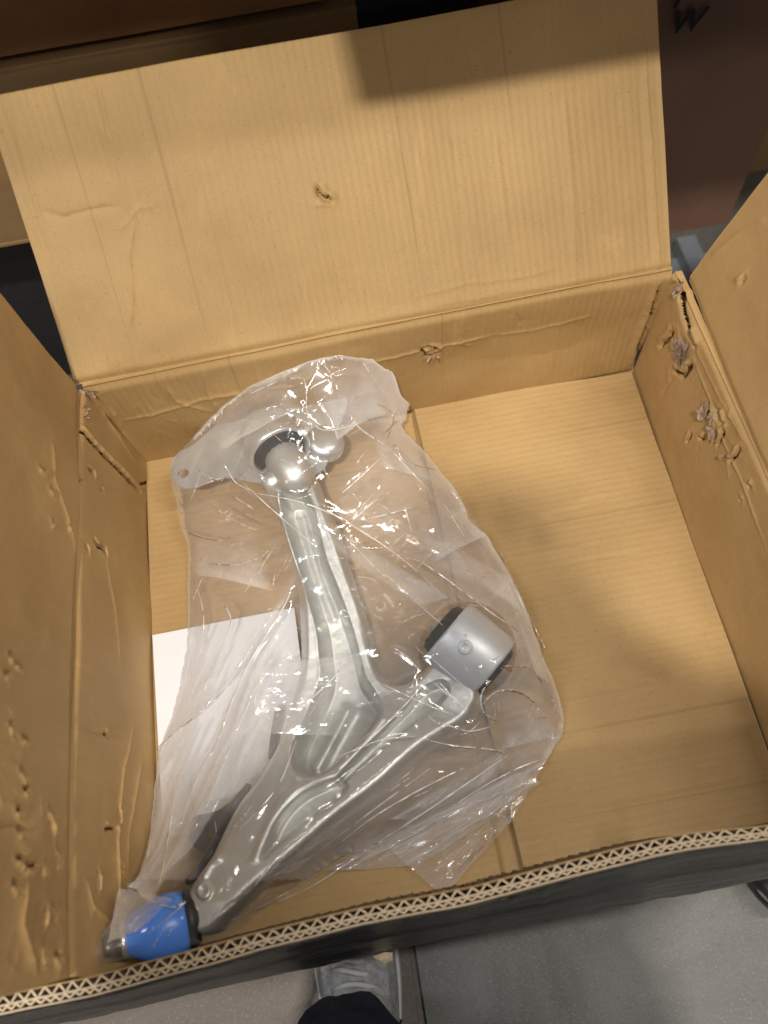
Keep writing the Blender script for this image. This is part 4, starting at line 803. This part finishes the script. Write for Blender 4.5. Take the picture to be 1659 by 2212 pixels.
# loose folded pieces of film
def filmpiece(name, pts, z, amp, seed, n=70, mat=None):
    a, b, c, d = [np.array(V(*p)) for p in pts]
    u, v = np.meshgrid(np.linspace(0, 1, n), np.linspace(0, 1, n))
    P = a * ((1 - u) * (1 - v))[..., None] + b * (u * (1 - v))[..., None] + c * (u * v)[..., None] + d * ((1 - u) * v)[..., None]
    P[..., 2] += amp * (fbm(u * 4, v * 4, seed, 3) + 0.5 * ridged(u * 3 + v, v * 5, seed + 5, 3)) * np.minimum(1, 6 * np.minimum(np.minimum(u, 1 - u), np.minimum(v, 1 - v)) + 0.3)
    P[..., 2] = np.maximum(P[..., 2], 0.006)
    P[..., 0] += 0.0012 * fbm(v * 9, u * 2, seed + 2, 3); P[..., 1] += 0.0012 * fbm(u * 9, v * 2, seed + 3, 3)
    return gridmesh(name, P[..., 0], P[..., 1], P[..., 2], mat or MFILM3, bag)
filmpiece('folded_corner', [(556, 1440, .072), (786, 1411, .080), (760, 1590, .080), (548, 1582, .070)], 0, 0.0012, 21)
filmpiece('bag_mouth', [(835, 1826, .012), (1182, 1640, .012), (1104, 1775, .010), (955, 1938, .008)], 0, 0.004, 22, 110)
filmpiece('bag_mouth_layer', [(700, 1882, .014), (1120, 1668, .018), (1168, 1690, .016), (905, 1870, .012)], 0, 0.005, 23, 90)
filmpiece('folded_corner', [(256, 1918, .142), (372, 1942, .150), (296, 2012, .158), (232, 2036, .140)], 0, 0.002, 24, 60)
def drape(pts, lift, amp, seed, nseg=36):
    """a further layer of film lying on the bag: a quad given by its corners along the long folds"""
    q = [np.array(V(p[0], p[1], 0.05)) for p in pts]
    for _ in range(4): q = [np.array(V(p[0], p[1], float(zb(c[0], c[1])))) for p, c in zip(pts, q)]
    u, v = np.meshgrid(np.linspace(0, 1, nseg * 2), np.linspace(0, 1, nseg))
    P = q[0] * ((1 - u) * (1 - v))[..., None] + q[1] * (u * (1 - v))[..., None] + q[2] * (u * v)[..., None] + q[3] * ((1 - u) * v)[..., None]
    Zb = zb(P[..., 0], P[..., 1])
    P[..., 2] = 0.45 * P[..., 2] + 0.55 * Zb; P[..., 2] = np.maximum(P[..., 2], Zb - 0.004) + lift + amp * (-np.sqrt(noise(u * 2, v * 4, seed) ** 2 + 0.004) + 0.4 * noise(u * 5, v * 9, seed + 3))
    P[..., 1] = np.clip(P[..., 1], -0.037, 0.533)
    la = (0.10 + 0.90 * v ** 1.6) * sstep(0, 0.22, u) * sstep(1, 0.80, u) * (0.8 + 0.5 * noise(u * 3, v * 9, seed + 4))
    gridmesh('film_layer', P[..., 0], P[..., 1], P[..., 2], MFILM4, bag, uv=(la, la))
for k_, (pts, lift) in enumerate([([(627, 1277), (600, 1420), (330, 1960), (305, 1900)], .003), ([(560, 1400), (620, 1500), (420, 1830), (340, 1900)], .004), ([(470, 1330), (520, 1350), (370, 1640), (330, 1700)], .003), ([(400, 1400), (470, 1450), (345, 1860), (318, 1820)], .003),
    ([(1095, 1633), (1040, 1700), (560, 1960), (470, 2010)], .004), ([(914, 1610), (1010, 1650), (640, 1880), (560, 1900)], .004), ([(1180, 1560), (1195, 1620), (900, 1770), (830, 1770)], .003), ([(720, 1700), (860, 1700), (500, 1990), (450, 1990)], .004),
    ([(549, 1066), (600, 1050), (980, 1290), (900, 1310)], .003), ([(700, 1110), (760, 1060), (1090, 1240), (1130, 1330)], .003), ([(860, 1090), (1000, 1060), (1060, 1160), (930, 1220)], .003), ([(640, 800), (790, 780), (850, 900), (720, 960)], .003), ([(440, 920), (640, 815), (660, 880), (470, 980)], .003), ([(400, 1130), (560, 1150), (600, 1280), (410, 1240)], .003),
    ([(1060, 1180), (1100, 1240), (1190, 1480), (1150, 1450)], .003), ([(1060, 1500), (1180, 1490), (1210, 1590), (1080, 1620)], .003), ([(780, 880), (880, 940), (940, 1040), (820, 1010)], .003)]):
    drape(pts, lift, 0.006, 300 + 7 * k_)
# white strips along the fold crests, standing in for bright highlight lines
mfold = film('fold_highlight', 0.62, gloss=1.6)
vs = []; fs = []
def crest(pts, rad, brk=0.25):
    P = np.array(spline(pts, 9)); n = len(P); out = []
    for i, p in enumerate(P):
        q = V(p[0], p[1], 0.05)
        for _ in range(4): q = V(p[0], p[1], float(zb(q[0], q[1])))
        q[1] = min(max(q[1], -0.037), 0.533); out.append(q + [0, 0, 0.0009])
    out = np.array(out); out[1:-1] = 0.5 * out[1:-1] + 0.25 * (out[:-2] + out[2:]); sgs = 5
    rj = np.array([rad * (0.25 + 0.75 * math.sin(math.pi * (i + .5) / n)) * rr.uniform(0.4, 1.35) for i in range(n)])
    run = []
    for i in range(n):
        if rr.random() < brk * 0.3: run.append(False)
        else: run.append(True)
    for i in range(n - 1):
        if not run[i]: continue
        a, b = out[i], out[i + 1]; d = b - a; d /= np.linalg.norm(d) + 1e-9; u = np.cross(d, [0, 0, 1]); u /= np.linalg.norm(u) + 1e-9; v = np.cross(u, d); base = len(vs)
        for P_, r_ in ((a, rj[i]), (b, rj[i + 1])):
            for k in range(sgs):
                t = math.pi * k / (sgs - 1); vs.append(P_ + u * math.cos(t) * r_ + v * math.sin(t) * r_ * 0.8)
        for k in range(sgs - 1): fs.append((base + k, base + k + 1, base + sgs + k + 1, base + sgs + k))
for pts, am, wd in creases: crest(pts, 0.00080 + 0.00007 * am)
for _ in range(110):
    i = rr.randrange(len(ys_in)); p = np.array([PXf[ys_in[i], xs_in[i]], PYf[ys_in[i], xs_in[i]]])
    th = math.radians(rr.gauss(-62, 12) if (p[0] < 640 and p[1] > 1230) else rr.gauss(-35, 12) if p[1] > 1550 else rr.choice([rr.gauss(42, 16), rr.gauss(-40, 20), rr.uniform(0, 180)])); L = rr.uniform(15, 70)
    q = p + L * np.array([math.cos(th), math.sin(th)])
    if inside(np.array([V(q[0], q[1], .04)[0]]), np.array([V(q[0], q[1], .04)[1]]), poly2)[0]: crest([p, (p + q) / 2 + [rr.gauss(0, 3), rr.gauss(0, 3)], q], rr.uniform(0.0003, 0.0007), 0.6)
mesh('highlight_strips', vs, fs, mfold, bag, kind='stuff')
settle(bag)

# ------------------------------------------------------------------ cartons behind, cartons beneath, rack
def stock_carton(label, lo, hi, mat, rot=0.0, tapeside=None, seam=True):
    lo = np.array(lo, float); hi = np.array(hi, float)
    t = empty('stock_carton', ((lo[0] + hi[0]) / 2, (lo[1] + hi[1]) / 2, lo[2]), label, 'cardboard box', 'stored cartons round the open one')
    # body built of four bulging sides and two top flaps with a gap
    n = 40; th = 0.006; sides = []
    P = [(lo[0], lo[1]), (hi[0], lo[1]), (hi[0], hi[1]), (lo[0], hi[1])]
    for i in range(4):
        a, b = np.array(P[i]), np.array(P[(i + 1) % 4]); e = b - a; nn = np.array([e[1], -e[0]]); nn /= np.linalg.norm(nn)
        u, v = np.meshgrid(np.linspace(0, 1, n), np.linspace(0, 1, n)); bul = 0.006 * np.sin(u * math.pi) * np.sin(v * math.pi) + 0.004 * fbm(u * 4 + i, v * 4, i + 3, 3) * np.sin(u * math.pi)
        bul = bul - 0.004 * np.exp(-((1 - v) / 0.02) ** 2)
        Xs = a[0] + e[0] * u + nn[0] * bul; Ys = a[1] + e[1] * u + nn[1] * bul; Zs = lo[2] + (hi[2] - lo[2]) * v
        gridmesh('side_panel', Xs, Ys, Zs, mat, t, uv=(u * np.linalg.norm(e), v * (hi[2] - lo[2])))
    ymid = (lo[1] + hi[1]) / 2
    for y0, y1 in ((lo[1], ymid - 0.003), (ymid + 0.003, hi[1])): boxmesh('top_flap', (lo[0], y0, hi[2] - 0.006), (hi[0], y1, hi[2] + 0.001), mat, t, 0.002)
    boxmesh('base_panel', (lo[0], lo[1], lo[2]), (hi[0], hi[1], lo[2] + 0.006), mat, t, 0.001)
    settle(t); return t
yA = 0.86
zline = VY(250, 108, yA)[2]; ztote = VY(60, 525, yA)[2]
xr = VY(772, 40, yA)[0]
stock_carton('dim brown carton behind the left of the raised flap, below the orange-brown one', (-1.05, yA, ztote), (xr, yA + 0.5, zline), MBK)
tote = empty('plastic_tote', (-0.4, yA + 0.35, GZ), 'black plastic tote in the dark gap left of the raised flap, under the dim carton', 'tote')
boxmesh('tote_body', (-1.0, yA + 0.10, GZ + 0.01), (xr - 0.04, yA + 0.46, ztote - 0.03), MPLAS, tote, 0.01)
boxmesh('tote_rim', (-1.02, yA + 0.08, ztote - 0.03), (xr - 0.02, yA + 0.48, ztote - 0.001), MPLAS, tote, 0.004)
boxmesh('foot', (-0.98, yA + 0.14, GZ), (xr - 0.08, yA + 0.42, GZ + 0.0095), MPLAS, tote, 0.002); settle(tote)
MOR = cardboard('orange_brown_carton', tone=1.15, flute=False, dark=(0.28, 0.14, 0.05), light=(0.42, 0.22, 0.09))
stock_carton('orange-brown carton at the top left corner, stacked over the dim one', (-1.08, yA + 0.006, zline + 0.010), (xr - 0.03, yA + 0.48, zline + 0.20), MOR)
xw = VY(1432, 200, 0.80)
wy_ = V(1570, 482, GZ)[1]
wx1 = V(1570, 482, GZ)[0]
wc = stock_carton('dark reddish carton with black print behind the right of the raised flap', (0.36, wy_, GZ), (wx1, wy_ + 0.45, 0.58), MBR)
stock_carton('dark carton in the gap at the right edge, beyond the reddish one', (wx1 + 0.012, wy_ + 0.12, GZ), (wx1 + 0.55, wy_ + 0.6, 0.40), MBK)
def text(body, loc, size, rot, parent, shear=0.25):
    c = bpy.data.curves.new('lettering', 'FONT'); c.body = body; c.size = size; c.shear = shear; c.extrude = 0.0004; c.offset = 0.0012
    o = bpy.data.objects.new('tmp_text', c); C.objects.link(o); bpy.context.view_layer.update()
    me = bpy.data.meshes.new_from_object(o.evaluated_get(bpy.context.evaluated_depsgraph_get())); bpy.data.objects.remove(o)
    q = bpy.data.objects.new('lettering', me); C.objects.link(q); me.materials.append(MINK); q.parent = parent
    q.location = tuple(np.array(loc) - np.array(parent.location)); q.rotation_euler = rot
    return q
pt = VY(1443, 72, wy_ - 0.012); text('W', pt, 0.046, (math.pi / 2, R_(2), 0), wc, 0.12)
pt = VY(1431, 52, wy_ - 0.012); text("'", pt, 0.05, (math.pi / 2, R_(4), 0), wc)
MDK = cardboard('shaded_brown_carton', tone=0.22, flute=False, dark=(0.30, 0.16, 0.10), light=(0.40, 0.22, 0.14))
# cartons that carry the open one
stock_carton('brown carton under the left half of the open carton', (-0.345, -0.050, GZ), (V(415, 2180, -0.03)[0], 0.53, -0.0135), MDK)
stock_carton('brown carton under the right half of the open carton', (-0.23, -0.020, GZ), (0.355, 0.53, -0.0135), MBK)
# rack: floor rail, plus unseen beam, deck and back panel added to shade the background
rk = empty('pallet_rack', (0.5, 0.95, GZ), 'grey steel rack whose floor rail shows between reddish carton and right flap, unseen shelf added for shade', 'rack')
ux = V(1490, 600, GZ)
boxmesh('base_rail', (ux[0] - 0.012, ux[1] - 0.16, GZ), (ux[0] + 0.026, ux[1] + 0.075, GZ + 0.035), MRACK, rk, 0.003)
boxmesh('foot_plate', (ux[0] - 0.03, ux[1] - 0.10, GZ), (ux[0] + 0.05, ux[1] + 0.05, GZ + 0.005), MRACK, rk, 0.002)
for xx in (-1.35, 1.65): boxmesh('upright', (xx, 0.70, GZ), (xx + 0.08, 0.78, 1.9), MRACK, rk, 0.003)
boxmesh('beam', (-1.3, 0.64, 0.60), (1.65, 0.69, 0.69), MRACK, rk, 0.003); boxmesh('shelf_deck', (-1.3, 0.692, 0.64), (1.65, 2.4, 0.66), MRACK, rk, 0.003)
boxmesh('back_panel', (-1.3, 1.9, GZ), (1.65, 1.92, 0.639), MRACK, rk, 0.003)
settle(rk)
stock_carton('unseen carton added over the shelf edge to shade the raised flap', (0.0, 0.498, 0.692), (1.2, 1.3, 1.15), MBK)  # blocker out of view, placed to shade the upper right of the back flap
# dark wheel of a trolley at the right edge
wh = empty('trolley_wheel', V(1652, 1918, GZ), 'black round wheel on the concrete at the right edge under the carton', 'wheel')
wp = V(1652, 1926, GZ + 0.03); wo = (wp[0] + 0.005, wp[1], GZ + 0.031)
lathe('tyre', [(-0.012, 0.012), (-0.012, 0.026), (-0.006, 0.031), (0.006, 0.031), (0.012, 0.026), (0.012, 0.012)], wo, (0.9, 0.45, 0), MRUB, wh, 40)
lathe('hub', [(-0.010, 0.0), (-0.011, 0.013), (0.011, 0.013), (0.010, 0.0)], wo, (0.9, 0.45, 0), MSTEEL, wh, 24)
settle(wh)

# ------------------------------------------------------------------ the person holding the camera
per = empty('person', (-0.14, -0.22, GZ), 'person in navy trousers and grey running shoe standing at the carton front', 'person')
def skin_body():
    G = GZ
    J = {'pelvis': ((-0.06, -0.42, G + 0.86), .14), 'belly': ((-0.06, -0.37, G + 1.0), .14), 'chest': ((-0.06, -0.30, G + 1.20), .155), 'neck': ((-0.05, -0.22, G + 1.37), .055), 'head0': ((-0.04, -0.17, G + 1.43), .075), 'head1': ((-0.03, -0.13, G + 1.52), .095),
         'hipR': ((0.06, -0.42, G + 0.80), .095), 'kneeR': ((0.10, -0.40, G + 0.44), .062), 'ankR': ((0.12, -0.46, G + 0.09), .045), 'hipL': ((-0.16, -0.40, G + 0.80), .095), 'kneeL': ((-0.15, -0.30, G + 0.46), .064), 'ankL': ((-0.143, -0.212, G + 0.12), .042),
         'shR': ((0.15, -0.27, G + 1.30), .06), 'elR': ((0.25, -0.24, G + 1.02), .048), 'wrR': ((0.085, -0.13, G + 1.17), .028), 'haR': ((0.055, -0.06, G + 1.19), .026), 'shL': ((-0.25, -0.27, G + 1.30), .06), 'elL': ((-0.30, -0.30, G + 1.08), .042), 'wrL': ((-0.11, -0.13, G + 1.18), .028), 'haL': ((-0.065, -0.06, G + 1.20), .026)}
    E = [('pelvis', 'belly'), ('belly', 'chest'), ('chest', 'neck'), ('neck', 'head0'), ('head0', 'head1'), ('pelvis', 'hipR'), ('hipR', 'kneeR'), ('kneeR', 'ankR'), ('pelvis', 'hipL'), ('hipL', 'kneeL'), ('kneeL', 'ankL'), ('chest', 'shR'), ('shR', 'elR'), ('elR', 'wrR'), ('wrR', 'haR'), ('chest', 'shL'), ('shL', 'elL'), ('elL', 'wrL'), ('wrL', 'haL')]
    ks = list(J); me = bpy.data.meshes.new('body'); me.from_pydata([J[k][0] for k in ks], [(ks.index(a), ks.index(b)) for a, b in E], [])
    o = bpy.data.objects.new('body', me); C.objects.link(o); mod = o.modifiers.new('skin', 'SKIN'); 
    sv = me.skin_vertices[0].data if me.skin_vertices else None
    if sv is None:
        bpy.context.view_layer.update(); 
    if not me.skin_vertices:
        bpy.context.view_layer.objects.active = o; o.select_set(True); bpy.ops.mesh.customdata_skin_add()
    sv = me.skin_vertices[0].data
    for i, k in enumerate(ks): sv[i].radius = (J[k][1], J[k][1]); sv[i].use_root = (i == 0)
    sb = o.modifiers.new('sub', 'SUBSURF'); sb.levels = 2; sb.render_levels = 2
    bpy.context.view_layer.update()
    me2 = bpy.data.meshes.new_from_object(o.evaluated_get(bpy.context.evaluated_depsgraph_get())); bpy.data.objects.remove(o)
    q = bpy.data.objects.new('body', me2); C.objects.link(q); me2.materials.clear()
    for mt in (MDENIM, MSHIRT, MSKIN): me2.materials.append(mt)
    for p in me2.polygons:
        c = p.center; g = c.z - GZ; p.use_smooth = True
        p.material_index = 0 if g < 0.90 else (2 if (g > 1.34 or c.y > -0.16) else 1)
    q.parent = per; return q
skin_body()
# phone held over the carton, behind the lens
ph = empty('phone', (0, 0, HC), 'dark phone held over the carton, out of the picture', 'phone')
def oriented_box(name, c, size, mat, parent):
    bm = bmesh.new(); bmesh.ops.create_cube(bm, size=1)
    for v in bm.verts: v.co = Vector((v.co.x * size[0], v.co.y * size[1], v.co.z * size[2]))
    bmesh.ops.bevel(bm, geom=bm.edges[:], offset=0.003, segments=3, affect='EDGES', profile=.5)
    me = bpy.data.meshes.new(name); bm.to_mesh(me); bm.free()
    for v in me.vertices: v.co = Vector(tuple(np.array([0, 0, HC]) + RM.T @ (np.array(v.co) + np.array(c))))
    return link(name, me, mat, parent, False)
oriented_box('phone_case', (0.02, -0.055, 0.012), (0.075, 0.155, 0.009), MPLAS, ph); settle(ph)
# shoe: lofted upper + sole + laces + stripes
sh_c = np.array([-0.142, -0.155, GZ])
def shoe():
    st = [(-0.105, .030, .060), (-0.085, .037, .085), (-0.055, .041, .092), (-0.02, .045, .084), (0.02, .050, .068), (0.06, .053, .052), (0.10, .052, .042), (0.135, .043, .034), (0.155, .026, .024), (0.162, .008, .012)]
    vs = []; fs = []; n = 28
    for (y, w_, h) in st:
        for k in range(n):
            a = math.pi * k / (n - 1); cxs = math.cos(a); szs = math.sin(a)
            wv = 0.0016 * math.sin(y * 300 + k * 1.3) + 0.001 * math.sin(y * 140 - k * 2.2)
            vs.append((sh_c[0] + (w_ + wv) * np.sign(cxs) * abs(cxs) ** 0.7, sh_c[1] + y, sh_c[2] + 0.022 + (h - 0.01 + wv) * szs ** 0.75))
    for i in range(len(st) - 1):
        for k in range(n - 1): fs.append((i * n + k, (i + 1) * n + k, (i + 1) * n + k + 1, i * n + k + 1))
    up_ = mesh('shoe_upper', vs, fs, MSHOE, per)
    pts = []
    for i in range(48):
        a = 2 * math.pi * i / 48; y = 0.028 + 0.138 * math.sin(a); w_ = np.interp(y, [s[0] for s in st], [s[1] for s in st]) + 0.005
        if abs(math.sin(a)) > 0.995: w_ = w_ * 0.5
        pts.append((sh_c[0] + w_ * np.sign(math.cos(a)) * abs(math.cos(a)) ** 0.5, sh_c[1] + y, sh_c[2] + 0.028))
    slab('shoe_sole', pts, 0.0275, MSOLE, per)
    for i in range(5):
        y = -0.005 + i * 0.017; h = np.interp(y, [s[0] for s in st], [s[2] for s in st]) + 0.016
        tube('lace', [(sh_c[0] + x, sh_c[1] + y + 0.006 * math.sin(x * 60 + i), sh_c[2] + h - abs(x) ** 1.6 * 3.2) for x in np.linspace(-0.028, 0.028, 9)], 0.0034, MLACE, per)
    for sx in (-1, 1):
        for i in range(3):
            y = -0.02 + i * 0.028
            tube('stripe', [(sh_c[0] + sx * (0.0475 - 0.010 * f), sh_c[1] + y - 0.012 * f, sh_c[2] + 0.032 + 0.034 * f) for f in np.linspace(0, 1, 5)], 0.0028, MSTRIPE, per)
shoe()
# trouser cuff round the ankle, crumpled
vs = []; fs = []; n = 40; rows = 16
for r in range(rows):
    f = r / (rows - 1); c = np.array([-0.156, -0.205, GZ + 0.085]) * (1 - f) + np.array([-0.152, -0.305, GZ + 0.46]) * f
    for k in range(n):
        a = 2 * math.pi * k / n; rr_ = 0.070 + 0.022 * f + 0.0035 * math.sin(3 * a + r * 1.1) + 0.003 * math.sin(7 * a - r * 1.9) * (1 - f) + 0.004 * math.sin(r * 2.2)
        vs.append((c[0] + rr_ * math.cos(a), c[1] + rr_ * 1.15 * math.sin(a), c[2] + 0.012 * math.sin(a * 2 + 1) * (1 - f)))
for r in range(rows - 1):
    for k in range(n): fs.append((r * n + k, r * n + (k + 1) % n, (r + 1) * n + (k + 1) % n, (r + 1) * n + k))
mesh('trouser_leg', vs, fs, MDENIM, per)
settle(per)
S.cycles.use_denoising = True
S.cycles.transparent_max_bounces = 24; S.cycles.max_bounces = 10
S.cycles.sample_clamp_indirect = 6
